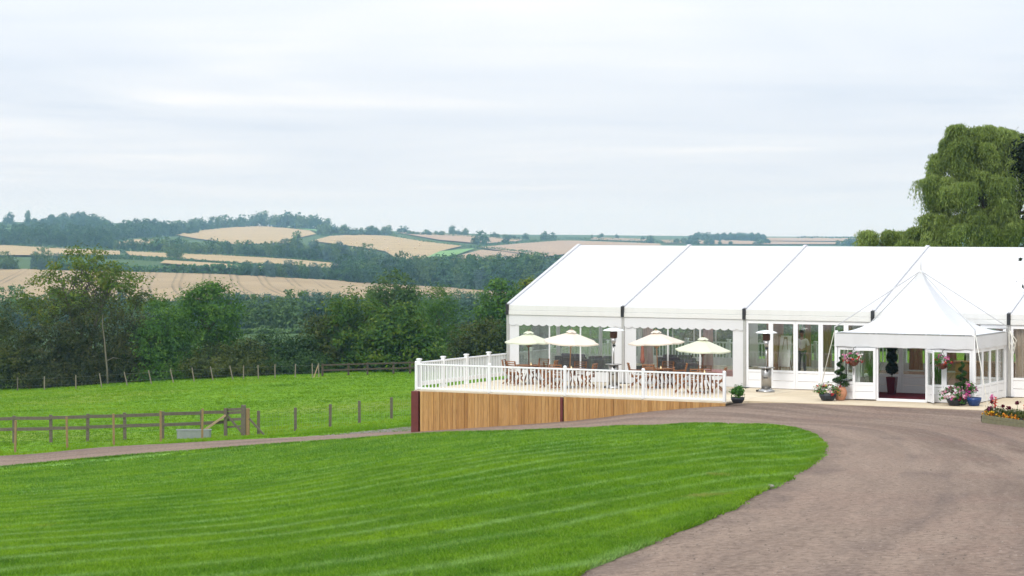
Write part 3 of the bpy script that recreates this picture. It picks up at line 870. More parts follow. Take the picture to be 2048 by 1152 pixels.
railing('railing', 'white railing with round-topped posts along the front edge of the terrace', None, (-0.1, 0.06), (12.12, 0.06), 5, 0.15, 1.05, 'round')
railing('railing', 'white railing with flat-capped posts down the left side of the terrace', None, (-0.1, 0.25), (-0.1, 17.75), 11, 0.128, 1.1, 'cap')
railing('railing', 'white railing behind the marquee, seen through its clear windows', None, (0.15, 19.15), (12.0, 19.15), 7, 0.15, 1.1, 'cap')

# forecourt slab and its step
mb = MB()
mb.box(12.21, 1.0, -0.14, 45, 6.6, -0.004)
mb.box(12.21, 6.6, -0.14, 45, 19.4, -0.004)
m, t = mat('cream_paving')
oc = t.n('ShaderNodeTexCoord').outputs['Object']
br = t.n('ShaderNodeTexBrick', {'Vector': oc, 'Color1': (0.55, 0.45, 0.31, 1), 'Color2': (0.62, 0.52, 0.38, 1), 'Mortar': (0.4, 0.33, 0.23, 1), 'Scale': 1.0, 'Mortar Size': 0.008, 'Brick Width': 0.9, 'Row Height': 0.6}).outputs[0]
nz = t.noise(oc, 0.9, 6, 0.65)
c = t.mix(t.ramp(nz, [(0.4, 0.0), (0.7, 0.6)]), br, (0.46, 0.37, 0.25))
out(t, bsdf(t, c, 0.75, nz, 0.2, 0.01, 0, 0.3))
tag(mb.build('forecourt_paving', m, None, loc=L(0, 0), rot=(0, 0, TH)), kind='structure')

# ------------------------------------------------------------------ marquee
U0, V0, HE, HR, WD, NB = 0.02, 6.85, 2.915, 5.2, 12.2, 7
UE = U0 + 5 * NB
marq = thing('marquee', 'long white frame marquee with pitched roof, clear windows and glazed panels', 'marquee', L(0, 0), TH)
VM, VB = V0 + WD / 2, V0 + WD
def roof_panel(u0, u1, front):
    va, vb = (V0, VM) if front else (VB, VM)
    mb = MB()
    n, k = 10, 8
    vs, fs = [], []
    sgn = 1
    for i in range(n + 1):
        for j in range(k + 1):
            s, r = i / n, j / k
            sag = 0.05 * math.sin(math.pi * s) * math.sin(math.pi * min(1, r * 1.02))
            vs.append((u0 + (u1 - u0) * s, va + (vb - va) * r, HE + (HR - HE) * r - sag))
    for i in range(n):
        for j in range(k):
            a_ = i * (k + 1) + j
            fs.append((a_, a_ + k + 1, a_ + k + 2, a_ + 1) if front else (a_, a_ + 1, a_ + k + 2, a_ + k + 1))
    mb.add(vs, fs)
    o = mb.build('roof_panel', M['pvc_roof'], marq, True)
    return o
for b in range(NB):
    ua, ub = U0 + 5 * b + 0.06, U0 + 5 * b + 4.94
    roof_panel(ua, ub, True)
    roof_panel(ua, ub, False)
    # eave band: two rolls of cloth along the beam
    mb = MB()
    mb.box(ua, V0 - 0.06, HE - 0.2, ub, V0 - 0.02, HE - 0.004)
    mb.box(ua, V0 - 0.085, HE - 0.38, ub, V0 - 0.03, HE - 0.205)
    mb.build('eave_band', M['pvc_band'], marq, bevel=0.012)
for b in range(NB + 1):
    u = U0 + 5 * b
    mb = MB()
    for va in (V0, VB):
        mb.bar((u, va, HE + 0.02), (u, VM, HR + 0.02), 0.12, 0.09)
    mb.build('rafter', M['seam'], marq)
    for va in (V0, VB):
        MB().box(u - 0.055, va - 0.05, 0.02, u + 0.055, va + 0.08, HE - 0.06).build('column', M['alu'], marq, bevel=0.006)
        sg = -1 if va == V0 else 1
        MB().box(u - 0.06, va - 0.13, HE - 0.38, u + 0.06, va - 0.055, HE + 0.03).build('eave_bracket', M['black'], marq, bevel=0.01)
        MB().box(u - 0.16, va - 0.2, 0.0, u + 0.16, va + 0.16, 0.03).build('base_plate', M['black'], marq)

def window_wall(u0, u1, v, wl, wr, zb, zt, nst, valance=True):
    """cloth wall with a clear sheet, upright straps and a scalloped pelmet"""
    y0, y1 = v - 0.012, v + 0.012
    mb = MB()
    zt2 = HE - 0.385
    mb.box(u0, y0, 0.02, u0 + wl, y1, zt2).box(u1 - wr, y0, 0.02, u1, y1, zt2)
    mb.box(u0 + wl, y0, 0.02, u1 - wr, y1, zb).box(u0 + wl, y0, zt, u1 - wr, y1, zt2)
    w = mb.build('wall_panel', M['pvc_wall'], marq)
    MB().box(u0 + wl, v - 0.003, zb, u1 - wr, v + 0.003, zt).build('window_sheet', M['clear'], marq)
    for i in range(1, nst + 1):
        x = u0 + wl + (u1 - wr - u0 - wl) * i / (nst + 1)
        MB().box(x - 0.03, v - 0.02, zb, x + 0.03, v - 0.006, zt).build('window_strap', M['pvc_wall'], marq)
    if valance:
        n, per = 150, 0.33
        vs, fs = [], []
        for i in range(n + 1):
            x = u0 + (u1 - u0) * i / n
            low = zt - 0.03 - 0.075 * abs(math.sin(math.pi * (x - u0) / per)) ** 0.7
            for yy in (v - 0.045, v - 0.038):
                vs += [(x, yy, zt2 + 0.0), (x, yy, low)]
        for i in range(n):
            a_ = i * 4
            fs += [(a_, a_ + 1, a_ + 5, a_ + 4), (a_ + 2, a_ + 6, a_ + 7, a_ + 3), (a_ + 1, a_ + 3, a_ + 7, a_ + 5)]
        MB().add(vs, fs).build('scalloped_valance', M['pvc_wall'], marq)

def glazed_panel(parent, u0, u1, v, zb, zt, ztop, th=0.05, name='glazed_panel', muntin=False):
    """hard panel: boarded foot with two grooves, a framed pane above"""
    fr = 0.085
    y0, y1 = v - th / 2, v + th / 2
    mb = MB()
    mb.box(u0, y0, 0.02, u0 + fr, y1, ztop).box(u1 - fr, y0, 0.02, u1, y1, ztop)
    mb.box(u0 + fr, y0, zt, u1 - fr, y1, ztop).box(u0 + fr, y0, zb - 0.09, u1 - fr, y1, zb)
    h = (zb - 0.09 - 0.02) / 2
    for k in range(2):
        mb.box(u0 + fr, y0 + 0.012, 0.02 + h * k, u1 - fr, y1 - 0.012, 0.02 + h * (k + 1) - 0.012)
    o = mb.build(name, M['panel'], parent, bevel=0.004)
    MB().box(u0 + fr - 0.004, v - 0.004, zb - 0.004, u1 - fr + 0.004, v + 0.004, zt + 0.004).build('pane', M['glass'], o)
    return o

window_wall(U0 + 0.06, U0 + 4.94, V0, 0.42, 0.42, 0.4, 2.22, 2)
window_wall(U0 + 5.06, U0 + 9.94, V0, 0.48, 0.42, 0.4, 2.22, 2)
for b in (2, 3, 4, 5, 6):
    for k in range(5):
        if b == 3 and k in (2, 3):
            continue
        glazed_panel(marq, U0 + 5 * b + 0.06 + 0.976 * k, U0 + 5 * b + 0.06 + 0.976 * (k + 1) - 0.004, V0, 0.69, 2.4, HE - 0.39)
for b in range(NB):
    window_wall(U0 + 5 * b + 0.06, U0 + 5 * b + 4.94, VB, 0.4, 0.4, 0.35, 2.3, 3, False)
# left gable: clear lower wall, white triangle above
mb = MB()
mb.box(U0 - 0.012, V0 + 0.1, 0.02, U0 + 0.012, VB - 0.1, 0.35)
mb.box(U0 - 0.012, V0 + 0.1, 2.35, U0 + 0.012, VB - 0.1, HE)
for vv in (V0 + 0.1, V0 + 4.1, V0 + 8.0, VB - 0.4):
    mb.box(U0 - 0.014, vv, 0.35, U0 + 0.014, vv + 0.28, 2.35)
mb.add([(U0 - 0.012, V0, HE), (U0 - 0.012, VB, HE), (U0 - 0.012, VM, HR - 0.02), (U0 + 0.012, V0, HE), (U0 + 0.012, VB, HE), (U0 + 0.012, VM, HR - 0.02)], [(0, 2, 1), (3, 4, 5), (0, 1, 4, 3), (1, 2, 5, 4), (2, 0, 3, 5)])
mb.build('gable_wall', M['pvc_wall'], marq)
MB().box(U0 - 0.003, V0 + 0.38, 0.35, U0 + 0.003, VB - 0.4, 2.35).build('window_sheet', M['glass'], marq)
mb = MB()
mb.add([(UE - 0.012, V0, 0.02), (UE - 0.012, VB, 0.02), (UE - 0.012, VB, HE), (UE - 0.012, VM, HR - 0.02), (UE - 0.012, V0, HE)], [(0, 1, 2, 3, 4)])
mb.build('gable_wall', M['pvc_wall'], marq)
mb = MB()
x = U0 + 10.02
while x < UE - 0.1:
    mb.box(x, V0 + 0.1, 0.0, min(x + 0.196, UE - 0.1), VB - 0.1, 0.022)
    x += 0.2
mb.build('floor', M['woodfloor'], marq)
# loops of white strap hanging by the fifth column
mb = MB()
for k, (dx, ln) in enumerate(((0.1, 0.75), (0.16, 0.95), (0.2, 0.6))):
    mb.tube([(U0 + 20 + 0.05, V0 - 0.14, 2.35), (U0 + 20 + dx + 0.1, V0 - 0.17, 2.3 - ln * 0.5), (U0 + 20 + dx, V0 - 0.18, 2.3 - ln), (U0 + 20 + 0.04, V0 - 0.17, 2.3 - ln * 0.55), (U0 + 20 + 0.03, V0 - 0.14, 2.3)], 0.014, 6)
mb.build('strap_loop', M['rope'], marq, True)

# ------------------------------------------------------------------ entrance pagoda
PU, PV, PW, HP, HA = 15.0, 3.14, 4.9, 2.3, 4.42
PD = V0 - 0.16 - PV
pag = thing('pagoda_tent', 'small white pagoda entrance tent with a peaked roof and open doors', 'tent', L(0, 0), TH)
cu, cv_ = PU + PW / 2, PV + PD / 2
vs, fs = [], []
n, k = 14, 32
for j in range(n + 1):
    r = 1 - j / n
    z = HP + 0.02 + (HA - HP) * (1 - r) ** 2.1 if r < 1 else HP + 0.02
    rr = max(r, 0.025)
    for i in range(k):
        g = i / k * 4
        sd, f_ = int(g), g - int(g)
        cs = [(-1, -1), (1, -1), (1, 1), (-1, 1)]
        a_, b_ = cs[sd], cs[(sd + 1) % 4]
        x_, y_ = a_[0] + (b_[0] - a_[0]) * f_, a_[1] + (b_[1] - a_[1]) * f_
        edge_d = math.sin(math.pi * f_)
        vs.append((cu + x_ * rr * (PW / 2 + 0.03), cv_ + y_ * rr * (PD / 2 + 0.03), z - 0.1 * edge_d * math.sin(math.pi * r) * r))
for j in range(n):
    for i in range(k):
        fs.append((j * k + i, j * k + (i + 1) % k, (j + 1) * k + (i + 1) % k, (j + 1) * k + i))
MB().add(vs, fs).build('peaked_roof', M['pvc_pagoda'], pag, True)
MB().lathe([(0.07, HA - 0.12), (0.075, HA - 0.02), (0.03, HA + 0.02), (0.022, HA + 0.1), (0.012, HA + 0.4), (0.0, HA + 0.42)], 10, (cu, cv_, 0)).build('finial', M['alu'], pag, True)
corners = [(PU, PV), (PU + PW, PV), (PU + PW, PV + PD), (PU, PV + PD)]
for i, (a_, b_) in enumerate(corners):
    MB().box(a_ - 0.05, b_ - 0.05, 0.0, a_ + 0.05, b_ + 0.05, HP + 0.08).build('corner_pole', M['white'], pag, bevel=0.01)
    dx, dy = (1 if a_ > cu else -1), (1 if b_ > cv_ else -1)
    MB().tube([(cu, cv_, HA + 0.02), (a_ + dx * 0.05, b_ + dy * 0.03, HP + 0.2), (a_ + dx * 0.05, b_ + dy * 0.03, HP + 0.02)], [0.018, 0.022, 0.022], 6).build('tension_cable', M['seam2'], pag, True)
# valance bands with a thin dark seam
def band(p, q, z0, z1, off, name, m, amp=0.012):
    (x0, y0), (x1, y1) = p, q
    dx, dy = x1 - x0, y1 - y0
    ln = math.hypot(dx, dy)
    nx, ny = dy / ln, -dx / ln
    vs, fs = [], []
    n = 60
    for i in range(n + 1):
        s = i / n
        for zz, a2 in ((z1, 0.2), ((z0 + z1) / 2, 0.7), (z0, 1.6)):
            o_ = off + amp * a2 * (math.sin(s * ln * 5.1) + 0.6 * math.sin(s * ln * 13 + zz * 4))
            vs.append((x0 + dx * s + nx * o_, y0 + dy * s + ny * o_, zz + (0.012 * math.sin(s * ln * 7) if zz == z0 else 0)))
    for i in range(n):
        for j in range(2):
            a_ = i * 3 + j
            fs.append((a_, a_ + 1, a_ + 4, a_ + 3))
    back = [(x - nx * 0.006, y - ny * 0.006, z) for x, y, z in vs]
    return MB().add(vs, fs).add(back, [q[::-1] for q in fs]).build(name, m, pag, True)
for a_, b_ in ((corners[0], corners[1]), (corners[1], corners[2]), (corners[3], corners[0])):
    band(a_, b_, HP - 0.46, HP - 0.025, 0.085, 'valance', M['pvc_wall'], 0.008)
    MB().bar((a_[0], a_[1], HP - 0.01), (b_[0], b_[1], HP - 0.01), 0.17, 0.02).build('eave_rail', M['alu'], pag)
    MB().bar((a_[0], a_[1], HP - 0.07), (b_[0], b_[1], HP - 0.07), 0.06, 0.07).build('eave_beam', M['white'], pag)
ZP, ZB_, ZT_ = HP - 0.42, 0.62, 1.72
glazed_panel(pag, PU + 0.06, PU + 0.78, PV, ZB_, ZT_, ZP)
glazed_panel(pag, PU + 0.785, PU + 1.46, PV, ZB_, ZT_, ZP)
glazed_panel(pag, PU + 3.28, PU + 3.86, PV, ZB_, ZT_, ZP)
glazed_panel(pag, PU + 3.865, PU + PW - 0.06, PV, ZB_, ZT_, ZP)
mb = MB()
mb.box(PU + 1.465, PV - 0.04, 0.0, PU + 1.53, PV + 0.04, ZP).box(PU + 3.215, PV - 0.04, 0.0, PU + 3.275, PV + 0.04, ZP)
mb.box(PU + 1.53, PV - 0.04, ZP - 0.05, PU + 3.215, PV + 0.04, ZP).box(PU + 1.53, PV - 0.05, 0.0, PU + 3.215, PV + 0.05, 0.09)
mb.build('door_frame', M['panel'], pag, bevel=0.004)
def leaf(hu, ang, w):
    """door leaf built along +x from its hinge"""
    fr, h = 0.09, ZP - 0.07
    mb = MB()
    mb.box(0, -0.022, 0.05, fr, 0.022, h).box(w - fr, -0.022, 0.05, w, 0.022, h).box(fr, -0.022, h - 0.1, w - fr, 0.022, h).box(fr, -0.022, ZB_ - 0.1, w - fr, 0.022, ZB_)
    mb.box(fr, -0.012, 0.05, w - fr, 0.012, 0.3).box(fr, -0.012, 0.312, w - fr, 0.012, ZB_ - 0.1)
    o = mb.build('door', M['panel'], pag, bevel=0.004, loc=(hu, PV - 0.07, 0), rot=(0, 0, ang))
    MB().box(fr - 0.004, -0.004, ZB_ - 0.004, w - fr + 0.004, 0.004, h - 0.096).build('pane', M['glass'], o)
    mb = MB()
    for sg in (-1, 1):
        mb.box(w - 0.06, sg * 0.04 - 0.012, 0.88, w - 0.03, sg * 0.04 + 0.012, 1.1)
        mb.box(w - 0.055, min(sg * 0.022, sg * 0.04), 0.98, w - 0.035, max(sg * 0.022, sg * 0.04), 1.0)
    mb.build('handle', M['steel'], o)
leaf(PU + 1.46, R(190), 0.8)
leaf(PU + 3.28, R(-56), 0.82)
def side_wall(u):
    g = pag
    n = 4
    for i in range(n):
        a_ = PV + 0.06 + (PD - 0.12) * i / n
        b_ = PV + 0.06 + (PD - 0.12) * (i + 1) / n - 0.004
        o = glazed_panel(pag, 0, b_ - a_, 0, ZB_, ZT_, ZP)
        o.location = (u, a_, 0)
        o.rotation_euler = (0, 0, R(90))
side_wall(PU + PW)
side_wall(PU)
MB().box(PU + 0.06, PV + 0.06, 0.0, PU + PW - 0.06, PV + PD + 0.1, 0.03).build('carpet', M['carpet'], pag)

def rope(pts, r, name, label, m, cat='rope'):
    o = MB().tube(pts, r, 6).build(name, m, None, True)
    return tag(o, label, cat)
rope([L(PU - 0.08, PV, HP + 0.02), L(13.95, 4.2, 0.02)], 0.013, 'guy_rope', 'pale guy rope slanting down left of the pagoda entrance tent', M['rope'])
rope([L(PU + PW + 0.07, PV - 0.05, HP + 0.02), L(20.7, 2.1, 0.02)], 0.013, 'guy_rope', 'pale guy rope slanting down from the right front corner of the pagoda', M['rope'])

# ------------------------------------------------------------------ terrace furniture
def make_table():
    o = thing('garden_table', 'x', 'table', L(0, 0), TH)
    mb = MB()
    r = 0.52
    for i in range(9):
        y0 = -r + i * 2 * r / 9
        yc = max(abs(y0), abs(y0 + 2 * r / 9 - 0.012))
        hw = min(r, (r * 1.414) - yc) if yc > r * 0.414 else r
        mb.box(-hw, y0, 0.705, hw, y0 + 2 * r / 9 - 0.012, 0.73)
    mb.box(-0.47, -0.05, 0.66, 0.47, 0.05, 0.703).box(-0.05, -0.4, 0.655, 0.05, 0.4, 0.7)
    mb.build('tabletop', M['teak'], o, bevel=0.003)
    for sx, sy in ((1, 1), (1, -1), (-1, 1), (-1, -1)):
        MB().bar((sx * 0.12, sy * 0.3, 0.67), (sx * 0.36, sy * 0.26, 0.0), 0.055, 0.04).build('leg', M['teak'], o)
    return o
def make_chair():
    o = thing('folding_chair', 'x', 'chair', L(0, 0), TH)
    mb = MB()
    for i in range(6):
        mb.box(-0.21, -0.2 + i * 0.07, 0.43, 0.21, -0.145 + i * 0.07, 0.45)
    mb.box(-0.21, -0.2, 0.4, -0.18, 0.215, 0.428).box(0.18, -0.2, 0.4, 0.21, 0.215, 0.428)
    mb.build('seat', M['teak'], o)
    mb = MB()
    for s in (-1, 1):
        mb.bar((s * 0.225, 0.2, 0.4), (s * 0.225, 0.32, 0.92), 0.035, 0.045)
    for i in range(6):
        z = 0.5 + i * 0.08
        yy = 0.2 + 0.12 * (z - 0.4) / 0.52
        mb.bar((-0.207, yy, z), (0.207, yy, z), 0.076, 0.018, up=(0, 0.23, 1))
    mb.build('backrest', M['teak'], o)
    for s in (-1, 1):
        MB().bar((s * 0.235, -0.24, 0.0), (s * 0.235, 0.2, 0.5), 0.03, 0.045).build('leg', M['teak'], o)
        MB().bar((s * 0.2, 0.3, 0.0), (s * 0.2, -0.2, 0.44), 0.03, 0.045).build('leg', M['teak'], o)
        MB().bar((s * 0.245, -0.2, 0.64), (s * 0.245, 0.24, 0.66), 0.045, 0.025).build('armrest', M['teak'], o)
    MB().bar((-0.2, 0.22, 0.08), (0.2, 0.22, 0.08), 0.02, 0.035).build('stretcher', M['teak'], o)
    return o
def make_parasol(cm, pm, rw, zr, zt, rot, lean):
    o = thing('parasol', 'x', 'parasol', L(0, 0), TH)
    n = 6
    mb = MB()
    vs, fs = [], []
    rings = [(0.12, 0.0), (0.4, 0.09), (0.7, 0.45), (1.0, 1.0)]
    sub = 6
    for r, d in rings:
        for i in range(n * sub):
            g = 2 * math.pi * i / (n * sub)
            f_ = (i % sub) / sub
            k = math.cos(math.pi / n) / math.cos((g % (2 * math.pi / n)) - math.pi / n)
            sag = 0.035 * math.sin(math.pi * f_) * r
            z = zt - 0.03 - (zt - zr - 0.03) * r + 0.0 - sag
            vs.append((r * rw * k * math.cos(g), r * rw * k * math.sin(g), z))
    N = n * sub
    for j in range(3):
        for i in range(N):
            fs.append((j * N + i, (j + 1) * N + i, (j + 1) * N + (i + 1) % N, j * N + (i + 1) % N))
    # short hanging hem
    b0 = len(vs)
    for i in range(N):
        x_, y_, z_ = vs[3 * N + i]
        vs.append((x_ * 0.998, y_ * 0.998, z_ - 0.045))
    for i in range(N):
        fs.append((3 * N + i, b0 + i, b0 + (i + 1) % N, 3 * N + (i + 1) % N))
    c = mb.add(vs, fs).build('canopy', cm, o, rot=(0, 0, rot))
    mb = MB()
    vs, fs = [], []
    for r, z in ((0.0, zt + 0.03), (0.1, zt + 0.005), (0.2, zt - 0.055)):
        for i in range(N):
            g = 2 * math.pi * i / N
            vs.append((r * math.cos(g), r * math.sin(g), z + 0.012 * math.cos(g * n)))
    for j in range(2):
        for i in range(N):
            fs.append((j * N + i, (j + 1) * N + i, (j + 1) * N + (i + 1) % N, j * N + (i + 1) % N))
    mb.add(vs, fs).build('vent_cap', cm, o, True, rot=(0, 0, rot))
    MB().tube([(0, 0, 0.03), (0, 0, zt + 0.02)], 0.021, 10).build('pole', pm, o, True)
    MB().lathe([(0.0, zt + 0.02), (0.022, zt + 0.035), (0.024, zt + 0.06), (0.0, zt + 0.09)], 8).build('finial', pm, o, True)
    for i in range(n):
        g = 2 * math.pi * i / n + rot
        MB().bar((0.03 * math.cos(g), 0.03 * math.sin(g), zt - 0.06), (rw * 0.97 * math.cos(g), rw * 0.97 * math.sin(g), zr - 0.035), 0.018, 0.02).build('rib', pm, o)
        MB().bar((0.03 * math.cos(g), 0.03 * math.sin(g), zr - 0.2), (rw * 0.5 * math.cos(g), rw * 0.5 * math.sin(g), (zt + zr) / 2 - 0.06), 0.014, 0.014).build('strut', pm, o)
    MB().lathe([(0.2, 0.0), (0.22, 0.015), (0.22, 0.05), (0.06, 0.075), (0.035, 0.09), (0.035, 0.2), (0.025, 0.2)], 18).build('base', M['concrete'], o, True)
    o.rotation_euler = (lean[0], lean[1], TH)
    return o
def make_candle():
    o = thing('tea_light', 'x', 'candle', L(0, 0), 0)
    MB().lathe([(0.03, 0), (0.038, 0.02), (0.042, 0.075), (0.038, 0.077), (0.034, 0.02)], 12).build('holder', M['glass'], o, True)
    MB().lathe([(0.024, 0.006), (0.024, 0.05), (0.008, 0.06), (0.006, 0.085), (0.0, 0.1)], 8).build('candle', M['flame'], o, True)
    return o
tab0, ch0, cd0 = make_table(), make_chair(), make_candle()
# (u, v, table label, parasol colour...)
sets = [
    (2.0, 4.85, 'far left terrace table by the marquee corner, under the smaller pale green parasol', 'pale green parasol on the terrace nearest the marquee corner', 'umb_green', 'poledark', 0.93, 1.6, 1.98, 0.3, (0, 0), 'leftmost'),
    (4.3, 3.7, 'table left of the terrace patio heater, under the tilted cream parasol', 'tilted cream parasol on the terrace, left of the patio heater', 'umb_cream', 'pole', 1.1, 1.73, 2.13, 0.1, (R(2), R(4)), 'second'),
    (7.2, 5.3, 'table right of the terrace patio heater, under the upright cream parasol', 'upright cream parasol just right of the terrace patio heater', 'umb_cream', 'pole', 1.05, 1.68, 2.1, 0.55, (R(1), R(-2)), 'third'),
    (9.65, 3.75, 'table at the right end of the terrace, under the lower pale green parasol', 'low pale green parasol at the right end of the terrace', 'umb_green', 'poledark', 1.02, 1.55, 1.97, 0.2, (R(1), R(2)), 'rightmost'),
]
tname = ['by the marquee corner', 'under the tilted cream parasol', 'under the upright cream parasol', 'at the right end of the terrace']
cdir = {0: 'left of', 1: 'railing side of', 2: 'right of', 3: 'behind'}
first = True
for si, (u, v, tl, pl, cm, pm, rw, zr, zt, rot, lean, w_) in enumerate(sets):
    a_ = tab0 if si == 0 else copy_tree(tab0)
    a_.location = L(u, v)
    a_.rotation_euler = (0, 0, TH + R(12 * si))
    tag(a_, 'slatted teak ' + tl, 'table', 'teak tables on the terrace')
    p_ = make_parasol(M[cm], M[pm], rw, zr, zt, rot, lean)
    p_.location = L(u, v) + E1 * 0.0
    tag(p_, pl, 'parasol', 'parasols on the terrace')
    k_ = cd0 if si == 0 else copy_tree(cd0)
    k_.location = L(u + 0.16, v - 0.12, 0.731)
    tag(k_, 'lit tea light on the teak table ' + tname[si], 'candle', 'tea lights on the terrace tables')
    for ci, ang in enumerate((180, 270, 0, 90)):
        g = R(ang + (8, -9, 5, -6)[ci] + si * 7)
        rad = (0.45 if (si, ci) == (3, 2) else 0.7) + 0.05 * ((ci + si) % 3)
        c_ = ch0 if first else copy_tree(ch0)
        first = False
        c_.location = L(u + rad * math.cos(g), v + rad * math.sin(g))
        c_.rotation_euler = (0, 0, TH + g - R(90) + R((6, -10, 9, -4)[(ci + si) % 4]))
        tag(c_, 'teak chair %s the table %s' % (cdir[ci], tname[si]), 'chair', 'teak folding chairs on the terrace')

def make_heater():
    o = thing('patio_heater', 'x', 'patio heater', L(0, 0), TH)
    mb = MB().lathe([(0.3, 0.0), (0.31, 0.03), (0.29, 0.07), (0.2, 0.11), (0.18, 0.13)], 28)
    mb.build('base', M['steel'], o, True)
    MB().lathe([(0.185, 0.13), (0.185, 0.86), (0.17, 0.87), (0.0, 0.87)], 28).build('gas_housing', M['steel'], o, True)
    MB().lathe([(0.0, 0.872), (0.3, 0.872), (0.31, 0.89), (0.29, 0.9), (0.0, 0.9)], 28).build('shelf', M['steel'], o, True)
    h = MB().bar((0.0, -0.2, 0.52), (0.12, -0.165, 0.52), 0.03, 0.03)
    h.box(-0.02, -0.21, 0.5, 0.02, -0.18, 0.54).build('handle', M['black'], o)
    MB().cb(0.1, -0.17, 0.8, 0.09, 0.06, 0.09).build('control_knob', M['black'], o, bevel=0.01)
    MB().tube([(0, 0, 0.9), (0, 0, 1.62)], 0.03, 12).build('pole', M['steel'], o, True)
    MB().cb(0.02, -0.01, 1.58, 0.1, 0.09, 0.07).build('valve', M['black'], o, bevel=0.01)
    MB().lathe([(0.04, 1.62), (0.07, 1.68), (0.11, 1.86), (0.0, 1.86)], 20).build('burner', M['steel'], o, True)
    MB().lathe([(0.11, 1.862), (0.135, 1.88), (0.14, 2.08), (0.12, 2.1), (0.0, 2.1)], 20).build('emitter', M['darkbrown'], o, True)
    MB().lathe([(0.4, 2.13), (0.405, 2.138), (0.33, 2.18), (0.2, 2.215), (0.05, 2.235), (0.0, 2.24), (0.0, 2.22), (0.2, 2.195), (0.32, 2.165)], 32).build('reflector_dish', M['dish'], o, True)
    wq = MB()
    for s in (-1, 1):
        wq.tube([(-0.33, s * 0.06, 0.04), (-0.33, s * 0.1, 0.04)], 0.04, 12)
    wq.bar((-0.33, -0.06, 0.04), (-0.33, 0.06, 0.04), 0.02).bar((-0.33, 0, 0.04), (-0.26, 0, 0.06), 0.03)
    wq.build('wheel', M['black'], o, True)
    return o
h1 = make_heater()
h1.location = L(5.85, 4.3)
tag(h1, 'steel patio heater on the terrace between two cream parasols', 'patio heater', 'steel patio heaters')
h2 = copy_tree(h1)
h2.location = L(11.55, 5.2)
tag(h2, 'steel patio heater standing in front of the glazed marquee panels', 'patio heater', 'steel patio heaters')

# ------------------------------------------------------------------ things inside the marquee
def sofa(u, v, w, rz, label, group):
    o = thing('rattan_sofa', label, 'sofa', L(u, v, 0.0), TH + rz, group)
    d, h = 0.85, 0.82
    MB().box(-w / 2, -d / 2, 0.06, w / 2, d / 2, 0.38).build('frame', M['rattan'], o, bevel=0.03)
    MB().box(-w / 2, d / 2 - 0.18, 0.38, w / 2, d / 2, h).build('backrest', M['rattan'], o, bevel=0.04)
    for s in (-1, 1):
        x = s * (w / 2 - 0.085)
        MB().box(x - 0.085, -d / 2, 0.381, x + 0.085, d / 2 - 0.185, 0.62).build('armrest', M['rattan'], o, bevel=0.03)
        MB().cb(s * (w / 2 - 0.08), 0, 0.03, 0.06, 0.6, 0.06).build('foot', M['black'], o)
    n = max(1, round(w / 0.75))
    iw = (w - 0.36) / n
    for i in range(n):
        x = -w / 2 + 0.18 + iw * i
        MB().box(x + 0.01, -d / 2 + 0.02, 0.382, x + iw - 0.01, d / 2 - 0.2, 0.5).build('seat_cushion', M['cushion'], o, bevel=0.04)
        MB().box(x + 0.01, d / 2 - 0.32, 0.5, x + iw - 0.01, d / 2 - 0.19, h + 0.1).build('back_cushion', M['cushion'], o, bevel=0.05)
    return o
gs = 'dark rattan sofas inside the marquee'
sofa(3.3, 8.6, 1.5, R(200), 'dark rattan sofa behind the left clear window, nearest the patio heater', gs)
sofa(1.6, 9.6, 1.6, R(165), 'dark rattan sofa deeper behind the left clear window', gs)
sofa(4.75, 8.1, 0.9, R(150), 'dark rattan armchair inside the marquee close behind the patio heater', gs)
sofa(6.5, 9.0, 1.7, R(180), 'dark rattan sofa behind the second clear window, left of its strap', gs)
sofa(5.5, 10.9, 1.6, R(185), 'dark rattan sofa farthest back behind the second clear window', gs)
sofa(7.15, 8.1, 0.9, R(200), 'dark rattan armchair inside the marquee behind the upright cream parasol', gs)

def drape(u, v, w, m, z0, z1, label, group, rz=0.0, name='curtain', amp=0.045):
    o = thing(name, label, 'curtain', L(u, v), TH + rz, group)
    n = int(w * 30)
    vs, fs = [], []
    for i in range(n + 1):
        x = -w / 2 + w * i / n
        ph = i * 1.15 + math.sin(i * 0.33)
        for k in range(5):
            s = k / 4
            pinch = 1 - 0.12 * math.sin(math.pi * s)
            vs.append((x * pinch, amp * math.sin(ph) * (0.6 + 0.4 * s), z1 + (z0 - z1) * s))
    for i in range(n):
        for k in range(4):
            a_ = i * 5 + k
            fs.append((a_, a_ + 1, a_ + 6, a_ + 5))
    MB().add(vs, fs).add([(x, y + 0.008, z) for x, y, z in vs], [q[::-1] for q in fs]).build('cloth', m, o, True)
    MB().tube([(-w / 2 - 0.05, 0, z1 + 0.02), (w / 2 + 0.05, 0, z1 + 0.02)], 0.012, 6).build('rail', M['alu'], o)
    return o
gb = 'brown drapes along the marquee back wall'
for i, (u, w) in enumerate([(6.6, 0.55), (7.35, 0.45), (7.9, 0.4), (8.7, 0.7), (9.65, 0.55), (10.5, 0.75), (11.6, 0.5), (12.6, 0.8), (14.1, 0.6), (16.2, 0.7), (18.0, 0.6)]):
    drape(u, 18.7, w * 0.75, M['browndrape'], 0.1, 2.42, 'brown full-length drape hanging against the back wall, seen through the glazed panels', gb)
drape(10.75, V0 + 0.9, 0.5, M['browndrape'], 0.05, 2.4, 'brown drape gathered just inside the leftmost glazed panel of the marquee', None)
drape(6.0, 12.6, 0.45, M['pinkdrape'], 0.02, 2.5, 'pink gathered drape inside the second clear window, behind the low green parasol', None)
drape(3.3, 12.7, 0.45, M['pinkdrape'], 0.02, 2.5, 'pink gathered drape at the left edge of the second clear window', None)
drape(U0 + 20.75, V0 + 0.22, 1.35, M['beigedrape'], 0.12, 2.42, 'beige curtain gathered behind the glazed panel at the right edge of the photo', None)
